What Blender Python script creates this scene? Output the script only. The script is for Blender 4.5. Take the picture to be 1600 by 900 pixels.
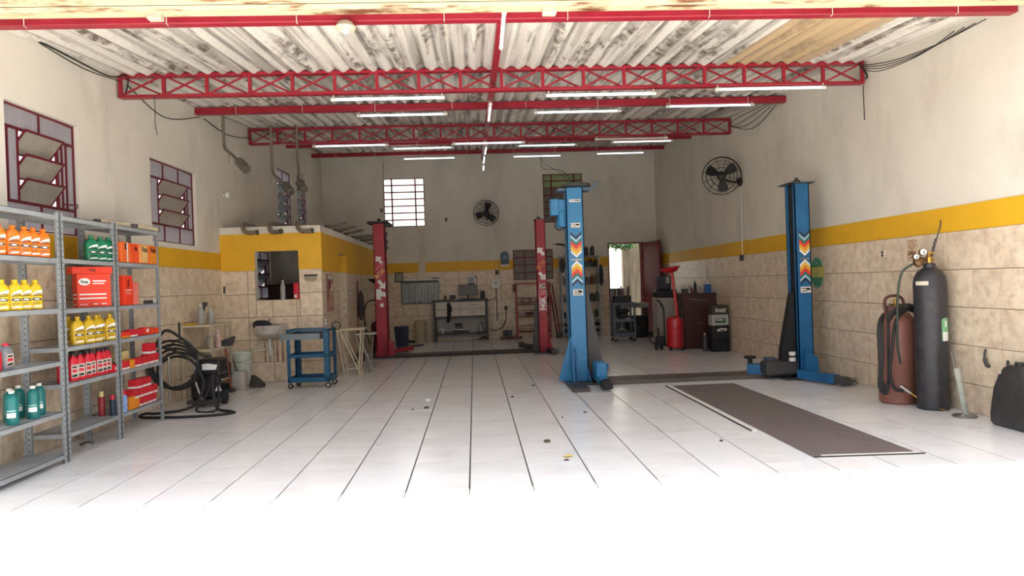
import bpy, bmesh, math, random
from mathutils import Vector, Matrix, Euler
random.seed(7)
for o in list(bpy.data.objects): bpy.data.objects.remove(o, do_unlink=True)
SC = bpy.context.scene; COL = SC.collection
R = math.radians; PI = math.pi
# ---------------------------------------------------------------- camera
a, p, r, f = .0530, -.00604, -.0340, 1103.7
F = Vector((math.sin(a)*math.cos(p), math.cos(a)*math.cos(p), math.sin(p)))
rt = F.cross(Vector((0, 0, 1))).normalized(); up = rt.cross(F)
rx = math.cos(r)*rt + math.sin(r)*up; ux = -math.sin(r)*rt + math.cos(r)*up
cd = bpy.data.cameras.new('camera'); cam = bpy.data.objects.new('camera', cd); COL.objects.link(cam)
cd.sensor_width = 36; cd.lens = f/1600*36; cd.clip_start = .05; cd.clip_end = 300
mm = Matrix((rx, ux, -F)).transposed().to_4x4(); mm.translation = (0, 0, 1.4); cam.matrix_world = mm
SC.camera = cam
# ---------------------------------------------------------------- sky, sun, exposure
w = bpy.data.worlds.new('sky'); SC.world = w; w.use_nodes = True
nt = w.node_tree; bg = nt.nodes['Background']
sky = nt.nodes.new('ShaderNodeTexSky'); sky.sky_type = 'NISHITA'; sky.sun_disc = False
sky.sun_elevation = R(80); sky.sun_rotation = 0; sky.air_density = 1; sky.dust_density = 3; sky.ozone_density = 1
hs = nt.nodes.new('ShaderNodeHueSaturation'); hs.inputs['Saturation'].default_value = .35
nt.links.new(sky.outputs[0], hs.inputs['Color']); nt.links.new(hs.outputs[0], bg.inputs['Color'])
bg.inputs['Strength'].default_value = .34
sd = bpy.data.lights.new('sun', 'SUN'); sd.energy = 9.5; sd.angle = R(.53); sd.color = (1, .95, .87)
sun = bpy.data.objects.new('sun', sd); COL.objects.link(sun)
sun.rotation_euler = (R(-3.6), 0, 0)
SC.view_settings.view_transform = 'Standard'; SC.view_settings.look = 'None'
SC.view_settings.gamma = 1; SC.view_settings.exposure = 0.75
# ---------------------------------------------------------------- helpers
def lin(c): return tuple((x/255/12.92 if x/255 <= .04045 else ((x/255+.055)/1.055)**2.4) for x in c)
def mat(name, col, rough=.5, metal=0., var=.08, scale=6., rand=0., bump=0., bscale=30., stretch=(1, 1, 1),
        dirt=None, damt=.5, dscale=2., dstretch=None, emit=0., trans=0., coat=0., dlo=.5, dhi=.75):
    m = bpy.data.materials.new(name); m.use_nodes = True
    t = m.node_tree; n = t.nodes; L = t.links; b = n['Principled BSDF']
    c = lin(col)
    tc = n.new('ShaderNodeTexCoord'); mp = n.new('ShaderNodeMapping'); mp.inputs['Scale'].default_value = stretch
    L.new(tc.outputs['Object'], mp.inputs['Vector'])
    oi = n.new('ShaderNodeObjectInfo')
    if rand:
        ad = n.new('ShaderNodeVectorMath'); ad.operation = 'MULTIPLY_ADD'
        cb = n.new('ShaderNodeCombineXYZ')
        for i in range(3): L.new(oi.outputs['Random'], cb.inputs[i])
        L.new(cb.outputs[0], ad.inputs[0]); ad.inputs[1].default_value = (37, 91, 53); L.new(mp.outputs[0], ad.inputs[2])
        vec = ad.outputs[0]
    else: vec = mp.outputs[0]
    nz = n.new('ShaderNodeTexNoise'); nz.inputs['Scale'].default_value = scale; nz.inputs['Detail'].default_value = 5
    L.new(vec, nz.inputs['Vector'])
    cr = n.new('ShaderNodeValToRGB'); cr.color_ramp.elements[0].position = .3; cr.color_ramp.elements[1].position = .7
    cr.color_ramp.elements[0].color = (*[x*(1-var) for x in c], 1); cr.color_ramp.elements[1].color = (*[min(1, x*(1+var)) for x in c], 1)
    L.new(nz.outputs['Fac'], cr.inputs['Fac']); out = cr.outputs['Color']
    if rand:
        hv = n.new('ShaderNodeHueSaturation'); mr = n.new('ShaderNodeMapRange')
        mr.inputs['To Min'].default_value = 1-rand; mr.inputs['To Max'].default_value = 1+rand
        L.new(oi.outputs['Random'], mr.inputs['Value']); L.new(mr.outputs[0], hv.inputs['Value']); L.new(out, hv.inputs['Color']); out = hv.outputs[0]
    if dirt:
        nd = n.new('ShaderNodeTexNoise'); nd.inputs['Scale'].default_value = dscale; nd.inputs['Detail'].default_value = 8; nd.inputs['Roughness'].default_value = .65
        m2 = n.new('ShaderNodeMapping'); m2.inputs['Scale'].default_value = dstretch or stretch; L.new(tc.outputs['Object'], m2.inputs['Vector'])
        if rand:
            a2 = n.new('ShaderNodeVectorMath'); a2.operation = 'MULTIPLY_ADD'; L.new(cb.outputs[0], a2.inputs[0]); a2.inputs[1].default_value = (71, 13, 29); L.new(m2.outputs[0], a2.inputs[2]); L.new(a2.outputs[0], nd.inputs['Vector'])
        else: L.new(m2.outputs[0], nd.inputs['Vector'])
        r2 = n.new('ShaderNodeValToRGB'); r2.color_ramp.elements[0].position = dlo; r2.color_ramp.elements[1].position = dhi
        r2.color_ramp.elements[0].color = (0, 0, 0, 1); r2.color_ramp.elements[1].color = (damt, damt, damt, 1)
        L.new(nd.outputs['Fac'], r2.inputs['Fac'])
        mx = n.new('ShaderNodeMix'); mx.data_type = 'RGBA'; L.new(r2.outputs['Color'], mx.inputs['Factor'])
        L.new(out, mx.inputs['A']); mx.inputs['B'].default_value = (*lin(dirt), 1); out = mx.outputs['Result']
    L.new(out, b.inputs['Base Color'])
    b.inputs['Roughness'].default_value = rough; b.inputs['Metallic'].default_value = metal; b.inputs['Coat Weight'].default_value = coat
    if bump:
        nb = n.new('ShaderNodeTexNoise'); nb.inputs['Scale'].default_value = bscale; L.new(vec, nb.inputs['Vector'])
        bp = n.new('ShaderNodeBump'); bp.inputs['Strength'].default_value = bump; bp.inputs['Distance'].default_value = .01
        L.new(nb.outputs['Fac'], bp.inputs['Height']); L.new(bp.outputs[0], b.inputs['Normal'])
    if emit:
        b.inputs['Emission Color'].default_value = (*c, 1); b.inputs['Emission Strength'].default_value = emit
    if trans:
        tl = n.new('ShaderNodeBsdfTranslucent'); L.new(out, tl.inputs['Color'])
        ms = n.new('ShaderNodeMixShader'); ms.inputs[0].default_value = trans
        L.new(b.outputs[0], ms.inputs[1]); L.new(tl.outputs[0], ms.inputs[2]); L.new(ms.outputs[0], n['Material Output'].inputs[0])
    return m
def spline(pts, k=6, closed=False):
    P = [Vector(q) for q in pts]; n = len(P); out = []
    rng = range(n if closed else n-1)
    for i in rng:
        g = (lambda j: P[j % n]) if closed else (lambda j: P[max(0, min(n-1, j))])
        p0, p1, p2, p3 = g(i-1), g(i), g(i+1), g(i+2)
        for s in range(k):
            t = s/k
            out.append(.5*((2*p1)+(p2-p0)*t+(2*p0-5*p1+4*p2-p3)*t*t+(3*p1-p0-3*p2+p3)*t**3))
    if not closed: out.append(P[-1])
    return out
class MB:
    def __init__(s): s.v = []; s.f = []; s.k = []; s.m = 0; s.T = None
    def add(s, vs, fs):
        b = len(s.v)
        for q in vs:
            q = Vector(q); s.v.append(s.T @ q if s.T else q)
        for g in fs: s.f.append([b+i for i in g]); s.k.append(s.m)
        return s
    def box(s, x0, x1, y0, y1, z0, z1, c=0):
        if c <= 0:
            return s.add([(x, y, z) for z in (z0, z1) for y in (y0, y1) for x in (x0, x1)],
                         [(0, 2, 3, 1), (4, 5, 7, 6), (0, 1, 5, 4), (2, 6, 7, 3), (0, 4, 6, 2), (1, 3, 7, 5)])
        bm = bmesh.new(); bmesh.ops.create_cube(bm, size=1)
        for q in bm.verts: q.co = Vector(((x0+x1)/2+q.co.x*(x1-x0), (y0+y1)/2+q.co.y*(y1-y0), (z0+z1)/2+q.co.z*(z1-z0)))
        bmesh.ops.bevel(bm, geom=bm.edges[:], offset=c, segments=1, affect='EDGES'); bm.verts.index_update()
        s.add([q.co.copy() for q in bm.verts], [[q.index for q in g.verts] for g in bm.faces]); bm.free(); return s
    def bar(s, p, q, w, h=None, upv=(0, 0, 1)):
        p, q = Vector(p), Vector(q); d = (q-p).normalized(); u = Vector(upv)
        if abs(d.dot(u)) > .99: u = Vector((0, 1, 0))
        x = d.cross(u).normalized()*w/2; y = x.normalized().cross(d).normalized()*(h or w)/2
        return s.add([e+sx*x+sy*y for e in (p, q) for sx, sy in ((-1, -1), (1, -1), (1, 1), (-1, 1))],
                     [(0, 1, 2, 3), (7, 6, 5, 4), (0, 4, 5, 1), (1, 5, 6, 2), (2, 6, 7, 3), (3, 7, 4, 0)])
    def tube(s, pts, r, n=8, closed=False):
        P = [Vector(q) for q in pts]; m = len(P); rr = r if hasattr(r, '__len__') else [r]*m
        prev = None; vs = []
        for i, q in enumerate(P):
            d = (P[(i+1) % m]-P[i-1]) if closed else (P[min(m-1, i+1)]-P[max(0, i-1)])
            d = d.normalized() if d.length > 1e-9 else Vector((0, 0, 1))
            if prev is None:
                prev = d.orthogonal().normalized()
            u = (prev-d*prev.dot(d)); u = u.normalized() if u.length > 1e-6 else d.orthogonal().normalized(); prev = u
            w_ = d.cross(u)
            for j in range(n):
                an = 2*PI*j/n; vs.append(q+(u*math.cos(an)+w_*math.sin(an))*rr[i])
        fs = []
        for i in range(m if closed else m-1):
            i2 = (i+1) % m
            for j in range(n): fs.append((i*n+j, i*n+(j+1) % n, i2*n+(j+1) % n, i2*n+j))
        if not closed: fs += [tuple(range(n))[::-1], tuple(range((m-1)*n, m*n))]
        return s.add(vs, fs)
    def lathe(s, prof, n=20, o=(0, 0, 0), ax=(0, 0, 1)):
        Q = Vector((0, 0, 1)).rotation_difference(Vector(ax)); o = Vector(o); vs = []
        for (rad, z) in prof:
            for j in range(n):
                an = 2*PI*j/n; vs.append(o+Q @ Vector((rad*math.cos(an), rad*math.sin(an), z)))
        fs = []
        for i in range(len(prof)-1):
            for j in range(n): fs.append((i*n+j, i*n+(j+1) % n, (i+1)*n+(j+1) % n, (i+1)*n+j))
        fs += [tuple(range(n))[::-1], tuple(range((len(prof)-1)*n, len(prof)*n))]
        return s.add(vs, fs)
    def cyl(s, p, q, r, n=14): return s.tube([p, q], r, n)
    def prism(s, poly, d0, d1, axis='y'):
        g = {'y': lambda u, v, d: (u, d, v), 'x': lambda u, v, d: (d, u, v), 'z': lambda u, v, d: (u, v, d)}[axis]
        n = len(poly); vs = [g(u, v, d0) for u, v in poly]+[g(u, v, d1) for u, v in poly]
        return s.add(vs, [tuple(range(n)), tuple(range(n, 2*n))[::-1]]+[(i, (i+1) % n+0, n+(i+1) % n, n+i) for i in range(n)])
    def loft(s, rings):
        n = len(rings[0]); vs = [q for g in rings for q in g]; fs = []
        for i in range(len(rings)-1):
            for j in range(n): fs.append((i*n+j, i*n+(j+1) % n, (i+1)*n+(j+1) % n, (i+1)*n+j))
        fs += [tuple(range(n))[::-1], tuple(range((len(rings)-1)*n, len(rings)*n))]
        return s.add(vs, fs)
    def build(s, name, m, parent=None, smooth=True, loc=None, rotz=0):
        me = bpy.data.meshes.new(name); me.from_pydata([tuple(q) for q in s.v], [], s.f)
        for x in (m if isinstance(m, (list, tuple)) else [m]): me.materials.append(x)
        me.polygons.foreach_set('material_index', s.k)
        bm = bmesh.new(); bm.from_mesh(me); bmesh.ops.recalc_face_normals(bm, faces=bm.faces[:]); bm.to_mesh(me); bm.free()
        if smooth: me.shade_smooth(); me.set_sharp_from_angle(angle=R(32))
        return link(name, me, parent, loc, rotz)
def link(name, me, parent=None, loc=None, rotz=0):
    o = bpy.data.objects.new(name, me); COL.objects.link(o)
    if parent: o.parent = parent
    if loc: o.location = loc
    if rotz: o.rotation_euler = (0, 0, rotz)
    return o
def rrect(w, d, z, rad, n=4, cx=0, cy=0):
    out = []
    for sx, sy, a0 in ((1, 1, 0), (-1, 1, 90), (-1, -1, 180), (1, -1, 270)):
        for i in range(n):
            an = R(a0+90*i/(n-1)); out.append((cx+sx*(w/2-rad)+rad*math.cos(an), cy+sy*(d/2-rad)+rad*math.sin(an), z))
    return out
def tag(o, label, cat=None, group=None, kind=None):
    if label: o['label'] = label
    if cat: o['category'] = cat
    if group: o['group'] = group
    if kind: o['kind'] = kind
    return o
def thing(name, label, cat, loc=(0, 0, 0), rotz=0, group=None):
    o = bpy.data.objects.new(name, None); o.empty_display_size = .1; COL.objects.link(o)
    o.location = loc; o.rotation_euler = (0, 0, rotz); return tag(o, label, cat, group)
def dup(o, loc, rotz=None, label=None, group=None):
    def cp(x, par):
        c = x.copy(); COL.objects.link(c); c.parent = par
        for ch in list(x.children): cp(ch, c)
        return c
    c = cp(o, None); c.location = loc
    if rotz is not None: c.rotation_euler = (0, 0, rotz)
    if label: c['label'] = label
    if group: c['group'] = group
    return c
def text(s, m, parent, width, height, loc, rot=(PI/2, 0, 0), name='lettering', ext=.0006, bold=.03):
    cu = bpy.data.curves.new('t', 'FONT'); cu.body = s; cu.extrude = .002; cu.resolution_u = 2; cu.offset = bold
    ob = bpy.data.objects.new('t', cu); COL.objects.link(ob)
    me = bpy.data.meshes.new_from_object(ob.evaluated_get(bpy.context.evaluated_depsgraph_get()))
    bpy.data.objects.remove(ob, do_unlink=True); bpy.data.curves.remove(cu)
    xs = [q.co.x for q in me.vertices]; ys = [q.co.y for q in me.vertices]
    x0, x1, y0, y1 = min(xs), max(xs), min(ys), max(ys)
    for q in me.vertices:
        q.co = ((q.co.x-(x0+x1)/2)/(x1-x0)*width, (q.co.y-(y0+y1)/2)/(y1-y0)*height, q.co.z/.002*ext)
    me.materials.clear(); me.materials.append(m)
    o = link(name, me, parent, loc); o.rotation_euler = rot; return o
def struct(o, label=None): o['kind'] = 'structure'; (label and tag(o, label)); return o
# ---------------------------------------------------------------- materials
PLASTER = mat('cream plaster', (229, 223, 210), .85, var=.05, scale=1.5, bump=.25, bscale=12, dirt=(140, 128, 112), damt=.45, dscale=1.1, dstretch=(1, 1, .45), dlo=.52, dhi=.8)
PLASTER_B = mat('shade toned cream plaster', (222, 217, 207), .85, var=.05, scale=1.2, bump=.25, bscale=12, dirt=(120, 110, 98), damt=.4, dscale=.9, dstretch=(1, 1, .5), dlo=.5, dhi=.8)  # cream plaster again, with the dimness of the hall's back in its colour
YELLOW = mat('yellow wall paint', (232, 178, 36), .55, var=.04, scale=3, dirt=(190, 140, 40), damt=.35, dscale=2.5)
WTILE = mat('beige marbled tile', (229, 211, 185), .33, var=.10, scale=12, rand=.05, dirt=(176, 145, 114), damt=.65, dscale=9, dlo=.46, dhi=.72, bump=.05, bscale=14)
GROUT = mat('brown grout', (104, 82, 66), .9)
FTILE = mat('white floor tile', (240, 239, 237), .2, var=.025, scale=3, rand=.025, dirt=(190, 176, 160), damt=.45, dscale=1.6, dlo=.5, dhi=.85, bump=.02, bscale=5)
FGROUT = mat('dark floor grout', (70, 62, 56), .9)
ASPH = mat('added dark asphalt', (112, 108, 104), .9, var=.1)
PAVE = mat('pale concrete paving', (224, 221, 214), .9, var=.04, scale=1.5)
RED = mat('red oxide enamel', (150, 27, 45), .38, var=.10, scale=5, dirt=(110, 22, 30), damt=.4, dscale=3)
REDW = mat('dark red window steel', (102, 22, 36), .45, var=.10, scale=6)
def roof_mat(name, col, rnd=.07, k=1.):
    """fibre cement: per-sheet tone, long mould streaks, darker lines along the troughs, fine mottling"""
    m = bpy.data.materials.new(name); m.use_nodes = True; t = m.node_tree; n = t.nodes; L = t.links; b = n['Principled BSDF']; b.inputs['Roughness'].default_value = .92
    tc = n.new('ShaderNodeTexCoord'); oi = n.new('ShaderNodeObjectInfo'); cb = n.new('ShaderNodeCombineXYZ')
    for i in range(3): L.new(oi.outputs['Random'], cb.inputs[i])
    def noise(sc, stretch, off, lo, hi, amt, det=6):
        v = n.new('ShaderNodeVectorMath'); v.operation = 'MULTIPLY'; v.inputs[1].default_value = stretch; L.new(tc.outputs['Object'], v.inputs[0])
        a_ = n.new('ShaderNodeVectorMath'); a_.operation = 'MULTIPLY_ADD'; L.new(cb.outputs[0], a_.inputs[0]); a_.inputs[1].default_value = off; L.new(v.outputs[0], a_.inputs[2])
        z = n.new('ShaderNodeTexNoise'); z.inputs['Scale'].default_value = sc; z.inputs['Detail'].default_value = det; z.inputs['Roughness'].default_value = .62; L.new(a_.outputs[0], z.inputs['Vector'])
        r = n.new('ShaderNodeMapRange'); r.inputs['From Min'].default_value = lo; r.inputs['From Max'].default_value = hi; r.inputs['To Max'].default_value = amt; L.new(z.outputs['Fac'], r.inputs['Value']); return r.outputs[0]
    def mixc(fac, A, B):
        x = n.new('ShaderNodeMix'); x.data_type = 'RGBA'; L.new(fac, x.inputs['Factor'])
        if isinstance(A, tuple): x.inputs['A'].default_value = A
        else: L.new(A, x.inputs['A'])
        x.inputs['B'].default_value = B; return x.outputs['Result']
    def mul(A, B):
        x = n.new('ShaderNodeMath'); x.operation = 'MULTIPLY'; L.new(A, x.inputs[0]); L.new(B, x.inputs[1]); return x.outputs[0]
    c = (*lin(col), 1)
    out = mixc(noise(16, (1, 1, 1), (3, 7, 11), .45, .75, .35*k), c, (*lin((168, 160, 150)), 1))
    out = mixc(noise(1.0, (9, .16, 1), (31, 17, 5), .50, .60, .62*k, 3), out, (*lin((138, 130, 122)), 1))
    out = mixc(mul(noise(1.0, (5.5, .5, 1), (11, 47, 9), .53, .60, .9*k, 4), noise(9, (1, .8, 1), (5, 3, 2), .35, .6, 1)), out, (*lin((84, 66, 54)), 1))
    sx = n.new('ShaderNodeSeparateXYZ'); L.new(tc.outputs['Object'], sx.inputs[0])
    ph = n.new('ShaderNodeMath'); ph.operation = 'MULTIPLY_ADD'; L.new(sx.outputs[0], ph.inputs[0]); ph.inputs[1].default_value = 12*PI/1.03; ph.inputs[2].default_value = 6*PI
    sn_ = n.new('ShaderNodeMath'); sn_.operation = 'SINE'; L.new(ph.outputs[0], sn_.inputs[0])
    vr = n.new('ShaderNodeMapRange'); vr.inputs['From Min'].default_value = .55; vr.inputs['From Max'].default_value = 1; vr.inputs['To Max'].default_value = .75*k; L.new(sn_.outputs[0], vr.inputs['Value'])
    out = mixc(mul(vr.outputs[0], noise(1.6, (3, .5, 1), (7, 9, 3), .42, .58, 1)), out, (*lin((112, 102, 94)), 1))  # darker lines along the troughs, broken up by noise
    hv = n.new('ShaderNodeHueSaturation'); mr = n.new('ShaderNodeMapRange'); mr.inputs['To Min'].default_value = 1-rnd; mr.inputs['To Max'].default_value = 1+rnd; L.new(oi.outputs['Random'], mr.inputs['Value']); L.new(mr.outputs[0], hv.inputs['Value']); L.new(out, hv.inputs['Color'])
    L.new(hv.outputs[0], b.inputs['Base Color']); return m
ROOF = roof_mat('stained fibre cement', (224, 218, 208))
ROOFT = roof_mat('tan roof sheet', (200, 172, 132), .02, .45)
RUST = mat('rusty cream steel', (204, 188, 154), .6, var=.08, scale=5, dirt=(104, 52, 20), damt=.95, dscale=2.2, dstretch=(1, 3, 7), dlo=.52, dhi=.63)
TUBE = mat('lit fluorescent tube', (244, 250, 255), .3, var=0, emit=1.3)
WHITEP = mat('white plastic', (226, 224, 216), .4, var=.03)
GLASSR = mat('ribbed frosted glass', (188, 183, 186), .35, var=.06, scale=60, stretch=(1, 1, .02), bump=.4, bscale=60, trans=.55)
LOUV = mat('dusty louver glass', (172, 165, 154), .45, var=.10, scale=6, trans=.28, dirt=(120, 106, 86), damt=.4, dscale=4)
GREY = mat('grey painted steel', (158, 162, 164), .45, var=.07, scale=7, dirt=(104, 100, 96), damt=.45, dscale=5)
DGREY = mat('dark grey steel', (66, 66, 66), .5, var=.12)
BLACK = mat('black plastic', (26, 27, 29), .45, var=.1)
RUBBER = mat('black rubber', (34, 33, 33), .65, var=.12, scale=9)
STEEL = mat('worn bare steel', (150, 146, 140), .35, .8, var=.12)
CHROME = mat('bright metal', (205, 205, 205), .2, .9, var=.03)
PIPE = mat('dull exhaust pipe', (140, 130, 118), .5, .5, var=.15, dirt=(96, 66, 44), damt=.6, dscale=6)
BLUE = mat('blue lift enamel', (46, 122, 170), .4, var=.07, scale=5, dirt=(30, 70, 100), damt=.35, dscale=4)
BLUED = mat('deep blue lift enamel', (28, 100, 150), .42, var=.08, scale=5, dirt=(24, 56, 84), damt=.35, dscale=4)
BLUET = mat('petrol blue trolley enamel', (26, 84, 118), .42, var=.1, scale=6)
WHITE = mat('white print', (236, 236, 232), .5, var=.02)
PAPER = mat('paper', (222, 218, 208), .8, var=.04)
INK = mat('black print', (24, 22, 24), .6, var=.02)
CREAM = mat('cream painted wood', (206, 192, 162), .6, var=.08, dirt=(120, 100, 78), damt=.5, dscale=6)
ORANGE = mat('orange plastic', (244, 118, 16), .33, var=.04)
YPL = mat('yellow plastic', (222, 182, 20), .33, var=.04)
GREENP = mat('green plastic', (20, 122, 84), .35, var=.05)
TEAL = mat('teal plastic', (22, 112, 110), .35, var=.05)
REDP = mat('red plastic', (205, 24, 46), .35, var=.04)
VOXR = mat('red orange carton', (232, 58, 26), .5, var=.04)
VOXO = mat('orange carton', (240, 112, 46), .5, var=.04)
CARTR = mat('red carton', (208, 34, 46), .5, var=.05)
CARTO = mat('plain orange carton', (232, 140, 30), .55, var=.04)
CARTY = mat('cream carton', (214, 196, 130), .6, var=.05)
MATD = mat('brown steel plate', (112, 101, 98), .55, .0, var=.16, scale=3, dirt=(58, 50, 48), damt=.6, dscale=3, bump=.25, bscale=45)
BROWNG = mat('brown gas cylinder paint', (142, 94, 80), .45, var=.14, scale=4, dirt=(70, 44, 38), damt=.6, dscale=4)
BLACKG = mat('black gas cylinder paint', (46, 46, 50), .42, var=.12, scale=5, dirt=(96, 94, 94), damt=.35, dscale=9)
WOOD = mat('dark red brown wood', (74, 40, 34), .45, var=.2, scale=3, stretch=(4, 4, .5))
GREEN = mat('green leaf', (46, 96, 34), .5, var=.25, scale=4, trans=.35)
def cm(n, c, **k): return mat(n, c, .45, var=.03, **k)
NAVY = cm('navy print', (24, 42, 66)); SKYB = cm('pale blue print', (150, 190, 214)); PGREEN = cm('green print', (36, 112, 92))
PRED = cm('red print', (226, 52, 54)); PORA = cm('orange print', (240, 150, 44)); PYEL = cm('yellow print', (248, 202, 70))
GOLD = mat('brass', (178, 142, 70), .35, .8, var=.08)
# ================================================================ SETTING
TZ = 1.77                                       # top of the wall tiles
XR, YB = 4.78, 18.2
def wall(name, origin, ang, u0, u1, z0, z1, th, holes, m, label):
    us = sorted({u0, u1, *[h[0] for h in holes], *[h[1] for h in holes]}); zs = sorted({z0, z1, *[h[2] for h in holes], *[h[3] for h in holes]})
    us = [u for u in us if u0 <= u <= u1]; zs = [z for z in zs if z0 <= z <= z1]; b = MB()
    solid = lambda i, j: 0 <= i < len(us)-1 and 0 <= j < len(zs)-1 and not any(h[0] < (us[i]+us[i+1])/2 < h[1] and h[2] < (zs[j]+zs[j+1])/2 < h[3] for h in holes)
    for i in range(len(us)-1):
        for j in range(len(zs)-1):
            if not solid(i, j): continue
            A, B, c, d = us[i], us[i+1], zs[j], zs[j+1]
            b.add([(A, 0, c), (B, 0, c), (B, 0, d), (A, 0, d)], [(0, 1, 2, 3)]); b.add([(A, th, c), (B, th, c), (B, th, d), (A, th, d)], [(3, 2, 1, 0)])
            for di, dj, q in ((-1, 0, ((A, c), (A, d))), (1, 0, ((B, c), (B, d))), (0, -1, ((A, c), (B, c))), (0, 1, ((A, d), (B, d)))):
                if not solid(i+di, j+dj):
                    (x0, y0), (x1, y1) = q; b.add([(x0, 0, y0), (x1, 0, y1), (x1, th, y1), (x0, th, y0)], [(0, 1, 2, 3)])
    me = bpy.data.meshes.new(name); bm = bmesh.new()
    vs = [bm.verts.new(q) for q in b.v]
    for g in b.f: bm.faces.new([vs[i] for i in g])
    bmesh.ops.remove_doubles(bm, verts=bm.verts[:], dist=1e-5); bmesh.ops.recalc_face_normals(bm, faces=bm.faces[:]); bm.to_mesh(me); bm.free()
    me.materials.append(m); o = link(name, me, None, origin, ang); return struct(o, label)
def tiles(parent, ulines, zlines, holes, th=.009, gap=.006, jit=.0012):
    cache = {}
    for i in range(len(ulines)-1):
        for j in range(len(zlines)-1):
            rects = [(ulines[i], ulines[i+1], zlines[j], zlines[j+1])]
            for h in holes:
                nr = []
                for (A, B, c, d) in rects:
                    if B <= h[0] or A >= h[1] or d <= h[2] or c >= h[3]: nr.append((A, B, c, d)); continue
                    if A < h[0]: nr.append((A, h[0], c, d))
                    if B > h[1]: nr.append((h[1], B, c, d))
                    A2, B2 = max(A, h[0]), min(B, h[1])
                    if c < h[2]: nr.append((A2, B2, c, h[2]))
                    if d > h[3]: nr.append((A2, B2, h[3], d))
                rects = nr
            for (A, B, c, d) in rects:
                if B-A < .03 or d-c < .03: continue
                k = (round(B-A, 3), round(d-c, 3))
                if k not in cache:
                    W, Hh = k[0]-gap, k[1]-gap; e = .0012
                    mb = MB(); mb.loft([[(-W/2, 0, -Hh/2), (W/2, 0, -Hh/2), (W/2, 0, Hh/2), (-W/2, 0, Hh/2)], [(-W/2, -th+e, -Hh/2), (W/2, -th+e, -Hh/2), (W/2, -th+e, Hh/2), (-W/2, -th+e, Hh/2)],
                                        [(-W/2+e, -th, -Hh/2+e), (W/2-e, -th, -Hh/2+e), (W/2-e, -th, Hh/2-e), (-W/2+e, -th, Hh/2-e)]])
                    o = mb.build('tile', WTILE, parent, smooth=False); cache[k] = o.data
                else: o = link('tile', cache[k], parent)
                o.location = ((A+B)/2, random.uniform(-jit, 0)+.0005, (c+d)/2)
def span(a0, a1, start, step):
    out = [a0]; x = start
    while x < a1-.04:
        if x > a0+.04: out.append(x)
        x += step
    return out+[a1]
ZT = [0, .28, .65, 1.02, 1.39, TZ]
LA = math.atan2(1, .0205)                       # left wall runs very slightly inwards
XL = lambda Y: -4.05+(Y-5)*.0205
# --- floor
fl = MB().box(-4.06, XR+.02, 4.75, YB+.1, -.16, -.010).build('floor', FGROUT, smooth=False); struct(fl, 'white tiled workshop floor with dark grout lines')
FX = [-.955+.437*k for k in range(-8, 14)]; FX = [-4.05]+[x for x in FX if -4.0 < x < 4.74]+[4.78]
rowsY = [4.75+.437*k for k in range(40)]
cache = {}; far = MB(); cnt = 0
for j in range(31):
    for i in range(len(FX)-1):
        off = ((i*37) % 11-5)*.012 + (.2185 if i % 3 == 1 else 0)
        A, B = FX[i], FX[i+1]; c, d = rowsY[j]+off, rowsY[j+1]+off
        if j == 0: c = 4.75
        if d > YB+.05 or c > YB-.03: d = min(d, YB+.05)
        if d-c < .05: continue
        W, D = round(B-A-.011, 3), round(d-c-.004, 3); e = .0006
        if cnt < 300:
            k = (W, D)
            ring = lambda q, z: [(-W/2+q, -D/2+q, z), (W/2-q, -D/2+q, z), (W/2-q, D/2-q, z), (-W/2+q, D/2-q, z)]
            if k not in cache:
                o = MB().loft([ring(0, -.010), ring(0, -e), ring(e, 0)]).build('tile', FTILE, fl, smooth=False); cache[k] = o.data
            else: o = link('tile', cache[k], fl)
            o.location = ((A+B)/2, (c+d)/2, random.uniform(-.0004, .0004)); o.rotation_euler = (random.uniform(-1, 1)*.0012, random.uniform(-1, 1)*.0012, 0); cnt += 1
        else:
            x, y = (A+B)/2, (c+d)/2; z = random.uniform(-.0004, .0004)
            far.loft([[(x-W/2, y-D/2, -.01), (x+W/2, y-D/2, -.01), (x+W/2, y+D/2, -.01), (x-W/2, y+D/2, -.01)], [(x-W/2, y-D/2, z), (x+W/2, y-D/2, z), (x+W/2, y+D/2, z), (x-W/2, y+D/2, z)]])
o = far.build('far_tiles', FTILE, fl, smooth=False); o['kind'] = 'stuff'
struct(MB().box(-40, 40, -2.0, 4.74, -.2, -.004).build('ground', PAVE, smooth=False), 'pale sunlit paving in front of the open workshop')
struct(MB().box(-40, 40, -14, -2.0, -.3, -.12).build('ground', ASPH, smooth=False), 'added dark asphalt street in front of the workshop')  # unseen dark ground, added to cut bounce light reaching the back
struct(MB().box(-40, 40, -14.4, -14, -.3, 5.0).build('added_street_wall', mat('added street wall plaster', (168, 150, 132), .9, var=.1), smooth=False), 'unseen wall added across the street to block low sky light')  # unseen, added to keep low sky light off the back wall
struct(MB().box(-40, 40, YB+.3, 50, -.25, -.1).build('ground', PAVE, smooth=False), 'pale yard ground behind the back door')
# --- left wall with its windows
W1 = (1.36, 2.47, 2.03, 3.16); W2 = (4.0, 5.36, 2.09, 3.13); W5 = (7.85, 8.75, 1.28, 2.15); W3 = (9.35, 10.40, 2.5, 3.9); W4 = (10.8, 11.65, 2.5, 3.95)
WL = wall('wall_left', (-4.05, 5, 0), LA, -.25, 13.3, -.1, 5.2, .16, [W1, W2, W3, W4, W5], PLASTER, 'cream left wall with beige tiled lower half')
MB().box(-.05, 6.25, .0, .004, 0, TZ).build('grout', GROUT, WL, smooth=False).location.y = -.0025
tiles(WL, span(0, 6.21, .1, .36), ZT, [])
MB().box(-.05, 6.2, -.010, 0, TZ, 2.02).build('paint_band', YELLOW, WL, smooth=False)
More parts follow.
